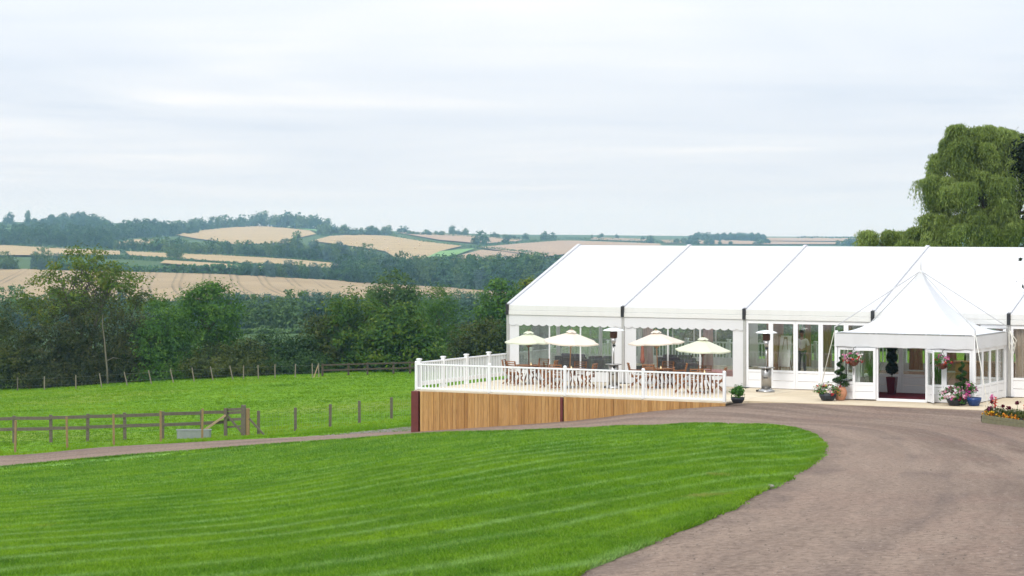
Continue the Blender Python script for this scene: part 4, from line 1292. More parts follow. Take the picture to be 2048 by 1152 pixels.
o = thing('banquette_table', 'low table under a pink cloth inside the marquee, behind the rightmost terrace table', 'table', L(8.25, 8.2), TH)
MB().box(-0.55, -0.45, 0.5, 0.55, 0.45, 0.53).build('tabletop', M['bar'], o)
MB().box(-0.58, -0.48, 0.1, 0.58, 0.48, 0.545).build('cloth', M['pinkcloth'], o, bevel=0.04)
o = thing('chandelier', 'small lit chandelier with orange bulbs hanging inside the second clear window', 'chandelier', L(6.76, 10.2, 1.92), TH)
MB().lathe([(0.02, 0.45), (0.05, 0.3), (0.03, 0.2), (0.06, 0.1), (0.0, 0.0)], 10).build('stem', M['black'], o, True)
MB().tube([(0, 0, 0.45), (0, 0, 1.75)], 0.008, 6).build('chain', M['black'], o)
for i in range(6):
    g = i * math.pi / 3
    MB().tube([(0.03 * math.cos(g), 0.03 * math.sin(g), 0.12), (0.15 * math.cos(g), 0.15 * math.sin(g), 0.03), (0.24 * math.cos(g), 0.24 * math.sin(g), 0.1)], 0.01, 6).build('arm', M['black'], o, True)
    MB().lathe([(0.0, 0.1), (0.035, 0.13), (0.03, 0.17), (0.0, 0.21)], 8, (0.24 * math.cos(g), 0.24 * math.sin(g), 0)).build('bulb', M['bulb'], o, True)
o = thing('folded_parasol', 'folded orange parasol leaning just inside the left edge of the second clear window', 'parasol', L(5.6, 7.35), TH)
MB().tube([(0, 0, 0), (-0.05, 0.05, 1.7)], 0.018, 8).build('pole', M['pole'], o, True)
MB().tube([(-0.02, 0.02, 0.75), (-0.03, 0.03, 0.9), (-0.045, 0.045, 1.45), (-0.05, 0.05, 1.62)], [0.07, 0.09, 0.05, 0.02], 10).build('canopy', M['orange'], o, True)
# easel with a blank white board
o = thing('easel', 'wooden easel inside the glazed panels holding a tall white board', 'easel', L(11.1, 8.2), TH + R(-20))
for x0, x1, y1 in ((-0.32, -0.06, -0.1), (0.32, 0.06, -0.1), (0, 0, 0.5)):
    MB().bar((x0, y1, 0.03), (x1, 0.0, 1.85), 0.045, 0.025).build('leg', M['lightwood'], o)
MB().bar((-0.3, -0.12, 0.72), (0.3, -0.12, 0.72), 0.06, 0.03).build('ledge', M['lightwood'], o)
tag(MB().add([(-0.3, -0.13, 0.76), (0.3, -0.13, 0.76), (0.26, 0.02, 1.9), (-0.26, 0.02, 1.9), (-0.3, -0.11, 0.76), (0.3, -0.11, 0.76), (0.26, 0.04, 1.9), (-0.26, 0.04, 1.9)], [(0, 1, 2, 3), (7, 6, 5, 4), (0, 4, 5, 1), (1, 5, 6, 2), (2, 6, 7, 3), (3, 7, 4, 0)]).build('display_board', M['paper'], None, loc=L(11.1, 8.2), rot=(0, 0, TH + R(-20))), 'blank white board propped on the easel behind the glass', 'board')
# bar counter seen through the pagoda
o = thing('bar_counter', 'orange oak bar counter inside, seen through the open pagoda entrance', 'bar', L(18.75, 8.6), TH)
mb = MB()
for k in range(3):
    mb.box(-1.15, -0.3, 0.05 + 0.34 * k, 1.15, 0.3, 0.05 + 0.34 * (k + 1) - 0.012)
mb.build('front_panel', M['bar'], o, bevel=0.005)
MB().box(-1.22, -0.36, 1.08, 1.22, 0.36, 1.13).build('countertop', M['bar'], o, bevel=0.01)
MB().box(-1.1, -0.25, 0.0, 1.1, 0.25, 0.048).build('plinth', M['black'], o)
o = thing('bar_shelf', 'dark back-bar shelf unit standing behind the oak bar counter', 'shelf', L(18.9, 10.6), TH)
MB().box(-1.3, -0.2, 0.0, 1.3, 0.2, 1.0).build('cabinet', M['bar'], o, bevel=0.01)
for z in (1.35, 1.7):
    MB().box(-1.3, -0.15, z, 1.3, 0.15, z + 0.03).build('shelf', M['poledark'], o)
for x in (-1.27, 1.27):
    MB().box(x - 0.03, -0.16, 1.0, x + 0.03, 0.16, 1.95).build('upright', M['poledark'], o)
for i in range(10):
    x = -0.95 + i * 0.2 + random.uniform(-0.04, 0.04)
    b_ = MB().lathe([(0.035, 0), (0.037, 0.16), (0.015, 0.22), (0.013, 0.3), (0.0, 0.3)], 10).build('bottle', M['glass'] if i % 3 else M['blackpot'], None, True, loc=L(18.75 + x, 8.7, 1.131))
    tag(b_, 'bottle standing in the row on the oak bar counter', 'bottle', 'bottles on the bar counter')
# person
def person():
    o = thing('person', 'man in a white shirt and dark trousers standing behind the glazed panels', 'person', L(9.0, 15.2, 0.0), TH + R(8))
    J = {'pelvis': ((0, 0, 0.93), 0.125), 'belly': ((0, -0.01, 1.08), 0.125), 'chest': ((0, 0, 1.28), 0.14), 'neckb': ((0, 0.01, 1.45), 0.075), 'neck': ((0, 0, 1.52), 0.056), 'jaw': ((0, -0.015, 1.59), 0.078), 'skull': ((0, 0.0, 1.68), 0.092), 'crown': ((0, 0.01, 1.74), 0.06)}
    E_ = [('pelvis', 'belly'), ('belly', 'chest'), ('chest', 'neckb'), ('neckb', 'neck'), ('neck', 'jaw'), ('jaw', 'skull'), ('skull', 'crown')]
    for s, nm in ((-1, 'l'), (1, 'r')):
        J['hip' + nm] = ((s * 0.1, 0, 0.88), 0.1)
        J['knee' + nm] = ((s * 0.11, -0.02, 0.5), 0.062)
        J['ank' + nm] = ((s * 0.12, 0.02, 0.1), 0.042)
        J['toe' + nm] = ((s * 0.14, -0.16, 0.04), 0.038)
        J['sh' + nm] = ((s * 0.19, 0, 1.41), 0.068)
        J['elb' + nm] = ((s * 0.27, 0.04, 1.13), 0.046)
        J['wr' + nm] = ((s * 0.25, -0.1, 0.93), 0.03)
        J['palm' + nm] = ((s * 0.24, -0.14, 0.87), 0.034)
        E_ += [('pelvis', 'hip' + nm), ('hip' + nm, 'knee' + nm), ('knee' + nm, 'ank' + nm), ('ank' + nm, 'toe' + nm), ('chest', 'sh' + nm), ('sh' + nm, 'elb' + nm), ('elb' + nm, 'wr' + nm), ('wr' + nm, 'palm' + nm)]
        for k in range(4):
            nf = 'f%d' % k + nm
            J[nf] = ((s * (0.215 + 0.016 * k), -0.165 + 0.004 * k, 0.81 - 0.006 * (k in (1, 2))), 0.009)
            J[nf + 'b'] = ((s * (0.21 + 0.016 * k), -0.165, 0.775 - 0.008 * (k in (1, 2))), 0.008)
            E_ += [('palm' + nm, nf), (nf, nf + 'b')]
        J['th' + nm] = ((s * 0.205, -0.185, 0.86), 0.01)
        J['thb' + nm] = ((s * 0.2, -0.2, 0.825), 0.009)
        E_ += [('palm' + nm, 'th' + nm), ('th' + nm, 'thb' + nm)]
    J['nose'] = ((0, -0.105, 1.645), 0.014)
    E_.append(('skull', 'nose'))
    def skin(name, keys, grow, m, root, over=None):
        keys = [k for k in J if k in keys]
        ix = {k: i for i, k in enumerate(keys)}
        me = bpy.data.meshes.new(name)
        me.from_pydata([J[k][0] for k in keys], [(ix[a_], ix[b_]) for a_, b_ in E_ if a_ in ix and b_ in ix], [])
        me.materials.append(m)
        ob = link(name, me, o)
        ob.modifiers.new('skin', 'SKIN').use_smooth_shade = True
        ly = me.skin_vertices[0] if me.skin_vertices else None
        if ly is None:
            bpy.context.view_layer.objects.active = ob
            me.attributes  # touch
        if ly:
            for k in keys:
                r = J[k][1] + grow
                ly.data[ix[k]].radius = (r, r * (0.75 if k in ('chest', 'belly', 'pelvis') else 1.0))
                ly.data[ix[k]].use_root = k == root
        sb = ob.modifiers.new('sub', 'SUBSURF')
        sb.levels = sb.render_levels = 1
        return ob
    skin('body', set(J), 0.0, M['skin'], 'pelvis')
    skin('shirt', {'belly', 'chest', 'neckb', 'shl', 'shr', 'elbl', 'elbr', 'pelvis'}, 0.018, M['shirt'], 'chest')
    skin('trousers', {'pelvis', 'hipl', 'hipr', 'kneel', 'kneer', 'ankl', 'ankr'}, 0.02, M['trouser'], 'pelvis')
    for s in (-1, 1):
        MB().lathe([(0.05, 0.0), (0.055, 0.03), (0.045, 0.08), (0.0, 0.085)], 10).build('shoe', M['black'], o, True, loc=(s * 0.135, -0.07, 0.0)).scale = (1, 2.6, 1)
        MB().lathe([(0.0, -0.01), (0.01, -0.005), (0.01, 0.005), (0.0, 0.01)], 6).build('eye', M['black'], o, True, loc=(s * 0.035, -0.088, 1.665))
        MB().lathe([(0.0, -0.03), (0.014, -0.01), (0.014, 0.015), (0.0, 0.03)], 6).build('ear', M['skin'], o, True, loc=(s * 0.094, 0.0, 1.65))
    MB().box(-0.025, -0.092, 1.598, 0.025, -0.082, 1.606).build('mouth', M['terracotta'], o)
    MB().lathe([(0.1, -0.02), (0.104, 0.02), (0.09, 0.07), (0.05, 0.1), (0.0, 0.108)], 14).build('hair', M['hair'], o, True, loc=(0, 0.018, 1.68))
person()

# ------------------------------------------------------------------ leaf clouds
def leaf_mesh(name, c, sz, nrm, m, aspect=0.5, droop=None):
    n = len(c)
    nrm = nrm + rng.normal(0, 0.55, (n, 3))
    nrm /= np.linalg.norm(nrm, axis=1, keepdims=True) + 1e-9
    tn = rng.normal(0, 1, (n, 3)) if droop is None else droop + rng.normal(0, 0.25, (n, 3))
    tn -= nrm * (tn * nrm).sum(1, keepdims=True)
    tn /= np.linalg.norm(tn, axis=1, keepdims=True) + 1e-9
    bn = np.cross(nrm, tn)
    sz = np.broadcast_to(np.asarray(sz, float), (n,))[:, None] * rng.uniform(0.65, 1.3, (n, 1))
    a_, b_ = tn * sz, bn * sz * aspect
    k = nrm * sz * 0.15
    v = np.stack([c - a_, c + b_ + k, c + a_, c - b_ + k], 1).reshape(-1, 3)
    return npmesh(name, v, np.arange(len(v)).reshape(-1, 4), m)
def crown_points(lobes, ncl, per, cs, fill=0.25, low=-0.75):
    """leaf centres gathered in clumps over several ellipsoids; returns points, outward normals, clump centres"""
    vol = np.array([l[3] * l[4] + l[4] * l[5] + l[3] * l[5] for l in lobes])
    which = rng.choice(len(lobes), ncl, p=vol / vol.sum())
    lb = np.array(lobes)[which]
    d = rng.normal(0, 1, (ncl, 3))
    d /= np.linalg.norm(d, axis=1, keepdims=True)
    d[:, 2] = np.where(d[:, 2] < low, -d[:, 2], d[:, 2])
    rr = np.where(rng.uniform(0, 1, ncl) < fill, rng.uniform(0.3, 0.8, ncl), rng.uniform(0.8, 1.05, ncl))
    cc = lb[:, :3] + d * lb[:, 3:] * rr[:, None]
    k = rng.poisson(per, ncl) + 3
    i = np.repeat(np.arange(ncl), k)
    off = rng.normal(0, 1, (len(i), 3)) * cs * rng.uniform(0.6, 1.3, ncl)[i][:, None]
    off[:, 2] *= 0.7
    p = cc[i] + off
    nr_ = d[i] * 0.6 + off / cs * 0.35 + np.array([0, 0, 0.5])
    return p, nr_, cc
def tree(name, label, cat, base, lobes, ncl, per, cs, leaf, lm, trunk=0.25, fill=0.25, group=None, bark=None, limbs=14, low=-0.75, stems=1, aspect=0.5):
    o = thing(name, label, cat, base, 0.0, group)
    p, nr_, cc = crown_points(lobes, ncl, per, cs, fill, low)
    keep = p[:, 2] > 0.02
    link('crown', leaf_mesh('crown', p[keep], leaf, nr_[keep], lm, aspect), o)
    mb = MB()
    top = max(l[2] for l in lobes)
    for s in range(stems):
        ox, oy = (0, 0) if stems == 1 else (random.uniform(-1, 1) * trunk * 3, random.uniform(-1, 1) * trunk * 3)
        l0 = lobes[s % len(lobes)]
        tx, ty = l0[0] * 0.6, l0[1] * 0.6
        pts = [(ox, oy, -0.3), (ox + tx * 0.1, oy + ty * 0.1, top * 0.25), (ox + tx * 0.5, oy + ty * 0.5, top * 0.6), (ox + tx, oy + ty, top * 0.95)]
        mb.tube(pts, [trunk * 1.25, trunk, trunk * 0.7, trunk * 0.3], 8)
        for i in range(limbs // stems):
            tgt = cc[rng.integers(len(cc))]
            st = random.uniform(0.3, 0.85)
            b_ = Vector(pts[1]).lerp(Vector(pts[3]), st)
            m_ = b_.lerp(Vector(tgt), 0.5) + Vector((0, 0, 0.08 * top * random.random()))
            mb.tube([b_, m_, Vector(tgt)], [trunk * 0.4 * (1.1 - st), trunk * 0.22, trunk * 0.05], 5)
    mb.build('trunk', bark or M['bark'], o, True)
    return o

# pots and bedding
def flowers(parent, lobes, n, cols, size, name='flower', leafm='lf_plant', nl=260, ls=0.045):
    p, nr_, _ = crown_points(lobes, max(12, nl // 9), 9, 0.06, 0.3, -0.5)
    link('foliage', leaf_mesh('foliage', p, ls, nr_, M[leafm], 0.45), parent)
    for c in cols:
        p, nr_, cc = crown_points([(l[0], l[1], l[2] + 0.01, l[3] * 1.06, l[4] * 1.06, l[5] * 1.06) for l in lobes], n, 7, size * 0.55, 0.0, -0.4)
        link('blossom', leaf_mesh('blossom', p, size * 0.55, nr_, M[c], 0.8), parent)
def bowl(parent, r, h, m, name='pot', z=0.0):
    MB().lathe([(r * 0.62, z), (r * 0.7, z + 0.02), (r * 0.95, z + h * 0.6), (r, z + h), (r * 0.93, z + h), (r * 0.86, z + h * 0.8), (0, z + h * 0.8)], 22).build(name, m, parent, True)
o = thing('flower_pot', 'black bowl of mixed pink, white and yellow flowers left of the pagoda', 'potted flowers', L(14.98, 2.35), TH)
bowl(o, 0.3, 0.24, M['blackpot'])
flowers(o, [(0, 0, 0.36, 0.42, 0.3, 0.22), (-0.28, -0.02, 0.32, 0.22, 0.2, 0.2), (0.3, 0, 0.3, 0.2, 0.2, 0.22)], 7, ['pink', 'whitefl', 'yellow', 'whitefl', 'red'], 0.06)
o = thing('flower_pot', 'tub of trailing pink and magenta petunias right of the pagoda door', 'potted flowers', L(19.5, 2.3), TH)
bowl(o, 0.27, 0.24, M['blackpot'])
flowers(o, [(0, 0, 0.34, 0.38, 0.3, 0.3), (-0.25, 0, 0.3, 0.22, 0.2, 0.26), (0.1, -0.15, 0.2, 0.3, 0.2, 0.22)], 9, ['palepink', 'pink', 'palepink', 'whitefl', 'maroon'], 0.065)
o = thing('flower_pot', 'blue glazed pot with purple flowers beside the petunia tub', 'potted flowers', L(20.1, 2.5), TH)
bowl(o, 0.25, 0.28, M['bluepot'])
flowers(o, [(-0.1, 0, 0.42, 0.2, 0.2, 0.22), (-0.12, -0.08, 0.62, 0.1, 0.1, 0.15)], 7, ['magenta', 'palepink', 'pink'], 0.06)
o = thing('plant_pot', 'small dark pot with a bushy green plant at the end of the terrace railing', 'potted plant', L(12.55, 0.2, -0.03), TH)
bowl(o, 0.24, 0.2, M['blackpot'])
p, nr_, _ = crown_points([(0, 0, 0.32, 0.22, 0.22, 0.18), (0.05, 0.02, 0.45, 0.12, 0.12, 0.1)], 45, 9, 0.06, 0.3, -0.3)
link('foliage', leaf_mesh('foliage', p, 0.06, nr_, M['lf_plant'], 0.4), o)

def spiral(u, v, z0, pot, label):
    o = thing('spiral_topiary', label, 'topiary', L(u, v), TH, 'spiral topiaries by the pagoda')
    if pot == 'urn':
        MB().lathe([(0.13, 0), (0.16, 0.03), (0.22, 0.18), (0.235, 0.28), (0.2, 0.4), (0.17, 0.43), (0.19, 0.46), (0.17, 0.46), (0.0, 0.42)], 24).build('urn', M['terracotta'], o, True)
        z0 = 0.44
    else:
        bowl(o, 0.2, 0.36, M['blackpot'])
    MB().tube([(0, 0, z0 - 0.06), (0, 0, z0 + 0.95)], [0.022, 0.008], 6).build('stem', M['bark'], o)
    n = 5200
    s = rng.uniform(0, 1, n) ** 1.25
    g = s * 3.4 * 2 * math.pi
    r0 = 0.16 * (1 - s) ** 0.8 + 0.015
    rr = 0.15 * (1 - 0.75 * s)
    c = np.column_stack([np.cos(g) * r0, np.sin(g) * r0, z0 + 0.1 + 0.93 * s])
    d = rng.normal(0, 1, (n, 3))
    d /= np.linalg.norm(d, axis=1, keepdims=True)
    k = rng.uniform(0.7, 1.05, (n, 1)) * rr[:, None]
    link('foliage', leaf_mesh('foliage', c + d * k * (1, 1, 0.62), 0.021, d, M['lf_topiary'], 0.5), o)
spiral(15.3, 2.72, 0.4, 'urn', 'spiral topiary in a terracotta urn left of the pagoda door')
spiral(19.6, 2.78, 0.4, 'pot', 'spiral topiary standing behind the petunias right of the pagoda door')

o = thing('ball_topiary', 'dark ball-tiered topiary in a tall dark red pot inside the pagoda', 'topiary', L(16.05, 5.9, 0.03), TH)
MB().add([(-0.12, -0.12, 0), (0.12, -0.12, 0), (0.12, 0.12, 0), (-0.12, 0.12, 0), (-0.17, -0.17, 0.62), (0.17, -0.17, 0.62), (0.17, 0.17, 0.62), (-0.17, 0.17, 0.62)], [(0, 3, 2, 1), (4, 5, 6, 7), (0, 1, 5, 4), (1, 2, 6, 5), (2, 3, 7, 6), (3, 0, 4, 7)]).build('pot', M['redpot'], o, bevel=0.015)
MB().tube([(0, 0, 0.6), (0.01, 0, 1.75)], 0.022, 6).build('stem', M['bark'], o)
for z, r in ((0.92, 0.22), (1.3, 0.2), (1.66, 0.19)):
    n = 1300
    d = rng.normal(0, 1, (n, 3))
    d /= np.linalg.norm(d, axis=1, keepdims=True)
    link('foliage_ball', leaf_mesh('foliage_ball', np.array([0, 0, z]) + d * r * rng.uniform(0.75, 1.05, (n, 1)), 0.03, d, M['lf_ball'], 0.5), o)

def basket(u, v, z, cols, label):
    o = thing('hanging_basket', label, 'hanging basket', L(u, v, z), TH, 'hanging baskets by the pagoda door')
    MB().lathe([(0.02, -0.2), (0.12, -0.16), (0.19, -0.05), (0.2, 0.0), (0.17, -0.02), (0.0, -0.04)], 18).build('basket', M['poledark'], o, True)
    for k in range(3):
        g = k * 2.1
        MB().tube([(0.2 * math.cos(g), 0.2 * math.sin(g), 0), (0, 0, 0.42)], 0.006, 5).build('chain', M['black'], o)
    MB().bar((0, 0, 0.43), (0, 0.24, 0.46), 0.016).build('bracket', M['black'], o)
    flowers(o, [(0, 0, 0.08, 0.3, 0.26, 0.17), (-0.2, 0, -0.08, 0.13, 0.15, 0.2), (0.18, 0, -0.04, 0.12, 0.15, 0.16)], 6, cols, 0.065, nl=200)
basket(15.78, 2.72, 1.38, ['pink', 'red', 'palepink', 'whitefl'], 'hanging basket of pink, red and white flowers left of the pagoda door')
basket(18.92, 2.78, 1.36, ['magenta', 'pink', 'red'], 'hanging basket of magenta flowers right of the pagoda door')
def reeds(u, v, label):
    o = thing('tall_grass_plant', label, 'potted plant', L(u, v, 0.03), TH, 'tall grass plants inside the pagoda front')
    MB().lathe([(0.11, 0), (0.13, 0.02), (0.15, 0.28), (0.13, 0.28), (0.0, 0.25)], 16).build('pot', M['whitepot'] if 'whitepot' in M else M['panel'], o, True)
    n = 120
    b = rng.normal(0, 0.045, (n, 2))
    h = rng.uniform(0.8, 1.35, n)
    ln = b * 2.2 + rng.normal(0, 0.08, (n, 2))
    w = 0.012
    a_ = rng.uniform(0, 6.28, n)
    dx = np.column_stack([np.cos(a_), np.sin(a_), np.zeros(n)]) * w
    p0 = np.column_stack([b, np.full(n, 0.24)])
    p1 = np.column_stack([b + ln * 0.4, 0.24 + h * 0.6])
    p2 = np.column_stack([b + ln, 0.24 + h])
    v_ = np.stack([p0 - dx, p0 + dx, p1 + dx * 0.8, p1 - dx * 0.8, p1 - dx * 0.8, p1 + dx * 0.8, p2 + dx * 0.1, p2 - dx * 0.1], 1).reshape(-1, 3)
    link('blades', npmesh('blades', v_, np.arange(len(v_)).reshape(-1, 4), M['lf_plant']), o)
reeds(16.2, 3.5, 'tall green grass plant behind the glass left of the pagoda door')
reeds(18.6, 3.5, 'tall green grass plant behind the glass right of the pagoda door')

# flower trough on the gravel at the right edge
a_ = G(1963, 847)
b_ = G(2110, 863)
d_ = (b_ - a_)
ln = d_.to_2d().length if hasattr(d_, 'to_2d') else math.hypot(d_.x, d_.y)
ln = max(ln, 2.8)
o = thing('flower_trough', 'low mossy wooden trough of orange marigolds and dark red flowers on the gravel', 'planter', (a_.x, a_.y, a_.z + 0.028), math.atan2(d_.y, d_.x))
mb = MB()
mb.box(0, 0, 0, ln, 0.04, 0.125).box(0.01, 0.004, 0.129, ln, 0.044, 0.24).box(0, 0.66, 0, ln, 0.7, 0.24)
mb.box(ln - 0.04, 0.045, 0, ln, 0.655, 0.24)
mb.bar((0.0, 0.03, 0.12), (-0.22, 0.35, 0.12), 0.035, 0.24).bar((-0.22, 0.35, 0.12), (0.0, 0.67, 0.12), 0.035, 0.24)
mb.build('trough', M['trough'], o, bevel=0.008)
MB().box(-0.1, 0.045, 0.02, ln - 0.045, 0.655, 0.2).build('soil', M['soil'], o)
p, nr_, _ = crown_points([(x, 0.35, 0.3, 0.35, 0.3, 0.16) for x in np.arange(0.1, ln - 0.1, 0.35)], int(80 * ln), 9, 0.06, 0.4, -0.2)
link('foliage', leaf_mesh('foliage', p, 0.035, nr_, M['lf_olive'], 0.35), o)
for c_, n_ in (('orangefl', 16), ('yellow', 12)):
    heads = []
    for k in range(4):
        heads.append(leaf_mesh('marigold', rng.normal(0, 0.012, (10, 3)), 0.028, np.tile([0, -0.6, 0.7], (10, 1)), M[c_], 0.8))
    for k in range(int(n_ * ln)):
        link('marigold', heads[k % 4], o, (random.uniform(0.0, ln - 0.1), 0.06 + random.uniform(-0.04, 0.2), random.gauss(0.3, 0.04)), (0, 0, random.uniform(-0.6, 0.6)))
for (x, z, c_, tall) in [(0.1, 0.62, 'maroon', 0.08), (-0.1, 0.36, 'maroon', 0.16), (0.05, 0.42, 'magenta', 0.1), (0.3, 0.62, 'coral', 0.26), (0.72, 0.55, 'maroon', 0.06), (1.05, 0.52, 'maroon', 0.06), (1.5, 0.7, 'maroon', 0.07), (2.0, 0.62, 'coral', 0.2), (2.4, 0.6, 'maroon', 0.08), (0.12, 0.78, 'pink', 0.12)]:
    n_ = 60
    pp = np.column_stack([x + rng.normal(0, 0.03, n_), 0.3 + rng.normal(0, 0.03, n_), z + rng.uniform(-tall, tall, n_) * 0.6])
    link('flower_spike', leaf_mesh('flower_spike', pp, 0.03, rng.normal(0, 1, (n_, 3)) + (0, -1, 0.4), M[c_], 0.8), o)
    MB().tube([(x, 0.32, 0.2), (x, 0.3, z + tall * 0.4)], 0.006, 5).build('stem', M['lf_plant'], o)

for (px, py, sz, lb) in ((1541, 984, 0.05, 'pale round stone lying in the grass at the lawn edge beside the drive'),):
    g = G(px, py)
    st = MB().lathe([(0.0, -0.4), (0.75, -0.3), (1.0, 0.05), (0.85, 0.4), (0.45, 0.62), (0.0, 0.7)], 11)
    st.v = [(x * sz * (1 + 0.18 * math.sin(3 * y + 5 * z)), y * sz * 0.8 * (1 + 0.2 * math.sin(4 * x)), z * sz) for x, y, z in st.v]
    tag(st.build('stone', M['palestone'], None, True, loc=(g.x, g.y, g.z + 0.07)), lb, 'stone')
# ------------------------------------------------------------------ fences
def post(parent, loc, h, w, m, lean=(0, 0), name='post'):
    mb = MB().bar((0, 0, -0.4), (lean[0] * h, lean[1] * h, h), w, w)
    return mb.build(name, m, parent, loc=loc, bevel=0.008)
def px_at_dist(px, py, Y):
    return at(px, Y)
def fence_root(name, label, p):
    return thing(name, label, 'fence', p, 0)
# grey post-and-rail fence, left
pts = [(-70, 101.5), (28, 101.2), (102, 101), (175, 101), (250, 101.5), (325, 102), (404, 102.8), (452, 103.2)]
P_ = [at(*p) for p in pts]
o = fence_root('post_and_rail_fence', 'weathered grey post and rail fence along the meadow at the left', P_[0])
for p in P_:
    post(o, p - P_[0], 1.2, 0.13, M['oldwood'], (random.uniform(-0.02, 0.02), 0))
for h in (1.08, 0.62):
    for p, q_ in zip(P_, P_[1:]):
        MB().bar(p - P_[0] + Vector((0, -0.085, h + random.uniform(-0.02, 0.02))), q_ - P_[0] + Vector((0, -0.085, h + random.uniform(-0.02, 0.02))), 0.04, 0.14).build('rail', M['oldwood'], o)
# braced gate post corner
g0 = at(452, 103.2)
o = thing('braced_gate', 'short braced timber gate at the end of the grey rail fence', 'gate', g0, 0)
q_ = at(487, 103.0) - g0
post(o, (0.0, -0.18, 0), 1.25, 0.14, M['oldwood'])
post(o, q_, 1.35, 0.2, M['oldwood'])
post(o, q_ + Vector((0.18, 0.05, 0)), 1.2, 0.17, M['stake'])
for h in (1.16, 1.02, 0.72, 0.4):
    MB().bar(Vector((0.06, -0.05, h)), q_ + Vector((-0.08, -0.05, h + 0.02)), 0.04, 0.12 if h > 0.5 else 0.08).build('rail', M['oldwood'], o)
MB().bar((0.02, -0.27, 0.95), (-1.3, -0.5, 0.02), 0.09).build('brace', M['lightwood'], o)
MB().bar((0.06, -0.15, 0.95), q_ + Vector((0.05, -0.14, 0.02)), 0.08).build('brace', M['oldwood'], o)
MB().bar(q_ + Vector((0.25, 0, 0.75)), q_ + Vector((0.95, -0.1, 0.0)), 0.08).build('brace', M['oldwood'], o)
# newer stakes with wire in front
pts = [(-60, 92), (30, 93.2), (135, 94.5), (228, 96), (322, 98), (404, 100.5)]
P_ = [at(*p) for p in pts]
o = fence_root('wire_fence', 'line of newer brown stakes with stock wire beside the gravel track', P_[0])
for p in P_:
    post(o, p - P_[0], 1.3, 0.085, M['stake'], (random.uniform(-0.03, 0.03), 0))
def wires(o, P_, hs, r, base):
    for h in hs:
        mb = MB()
        for p, q_ in zip(P_, P_[1:]):
            mb.tube([p - base + Vector((0, -0.05, h)), p.lerp(q_, 0.5) - base + Vector((0, -0.05, h - 0.02)), q_ - base + Vector((0, -0.05, h))], r, 4)
        mb.build('wire', M['wire'], o)
def netting(o, P_, base, hmax, step, r):
    mb = MB()
    for p, q_ in zip(P_, P_[1:]):
        n = int((q_ - p).length / step)
        for i in range(n):
            c = p.lerp(q_, i / n) - base
            mb.bar(c + Vector((0, -0.05, 0.02)), c + Vector((0, -0.05, hmax)), r * 2)
    mb.build('netting', M['wire'], o)
wires(o, P_, (0.25, 0.5, 0.75, 1.0), 0.0025, P_[0])
# wire fence right of the gate
pts = [(497, 103.2), (517, 103.5), (591, 106), (660, 108.5), (719, 111), (783, 113.5), (850, 117)]
P_ = [at(*p) for p in pts]
o = fence_root('wire_fence', 'grey posts with stock netting between the gate and the terrace', P_[0])
for p in P_[1:]:
    post(o, p - P_[0], 1.06, 0.13, M['oldwood'], (random.uniform(-0.02, 0.02), 0))
wires(o, P_, (0.15, 0.35, 0.55, 0.75, 0.92), 0.0025, P_[0])
netting(o, P_, P_[0], 0.92, 0.22, 0.002)
# old leaning fence under the hedge
pts = [(-80, 786), (-20, 781), (35, 777), (89, 772), (152, 764), (205, 757), (257, 753), (305, 750), (349, 749.5), (390, 749), (428, 748.5), (468, 748), (487, 747.5), (517, 746), (550, 744.5), (590, 743), (625, 742), (638, 741.5)]
P_ = [at(p, 184 + (0 if p > 150 else (150 - p) * 0.02)) for p, y in pts]
o = fence_root('wire_fence', 'old wire fence with leaning pale stakes along the foot of the hedge', P_[0])
for (px, _), p in zip(pts, P_):
    ln_ = -0.28 * random.uniform(0.7, 1.2) if 190 < px < 480 else random.uniform(-0.05, 0.05)
    post(o, p - P_[0], 1.1, 0.08, M['oldstake'] if px > 60 else M['oldwood'], (ln_, 0))
post(o, P_[-1] - P_[0] + Vector((-0.55, 0, 0)), 1.0, 0.08, M['lightwood'], (0.5, 0))
wires(o, P_, (0.4, 0.95), 0.005, P_[0])
# brown rail fence in front of the chestnuts
pts = [(645, 186), (697, 186.5), (735, 187), (787, 187.5), (820, 188), (880, 189), (940, 190)]
P_ = [at(*p) for p in pts]
o = fence_root('post_and_rail_fence', 'shade-darkened brown post and rail fence in front of the chestnut trees', P_[0])
for p in P_:
    post(o, p - P_[0], 1.0, 0.15, M['fenceshaded'])
for h in (0.9, 0.48):
    for p, q_ in zip(P_, P_[1:]):
        MB().bar(p - P_[0] + Vector((0, -0.1, h)), q_ - P_[0] + Vector((0, -0.1, h)), 0.05, 0.12).build('rail', M['fenceshaded'], o)
# galvanised trough
o = thing('water_trough', 'galvanised sheet water trough on the grass behind the brown stakes', 'trough', at(388, 101.6), R(3))
mb = MB()
l_, w_, h_ = 0.74, 0.25, 0.36
prof = []
vs, fs = [], []
for sx, z in ((1.0, 0.0), (1.02, h_)):
    for i in range(16):
        g = 2 * math.pi * i / 16
        ex = 0.35
        vs.append((l_ * sx * math.copysign(abs(math.cos(g)) ** ex, math.cos(g)), w_ * sx * math.copysign(abs(math.sin(g)) ** ex, math.sin(g)), z))
for sx, z in ((0.98, h_), (0.95, 0.06)):
    for i in range(16):
        g = 2 * math.pi * i / 16
        vs.append((l_ * sx * math.copysign(abs(math.cos(g)) ** 0.35, math.cos(g)), w_ * sx * math.copysign(abs(math.sin(g)) ** 0.35, math.sin(g)), z))
for j in range(3):
    for i in range(16):
        fs.append((j * 16 + i, j * 16 + (i + 1) % 16, (j + 1) * 16 + (i + 1) % 16, (j + 1) * 16 + i))
fs.append(tuple(range(16))[::-1])
fs.append(tuple(48 + i for i in range(16)))
mb.add(vs, fs).build('tank', M['galv'], o)
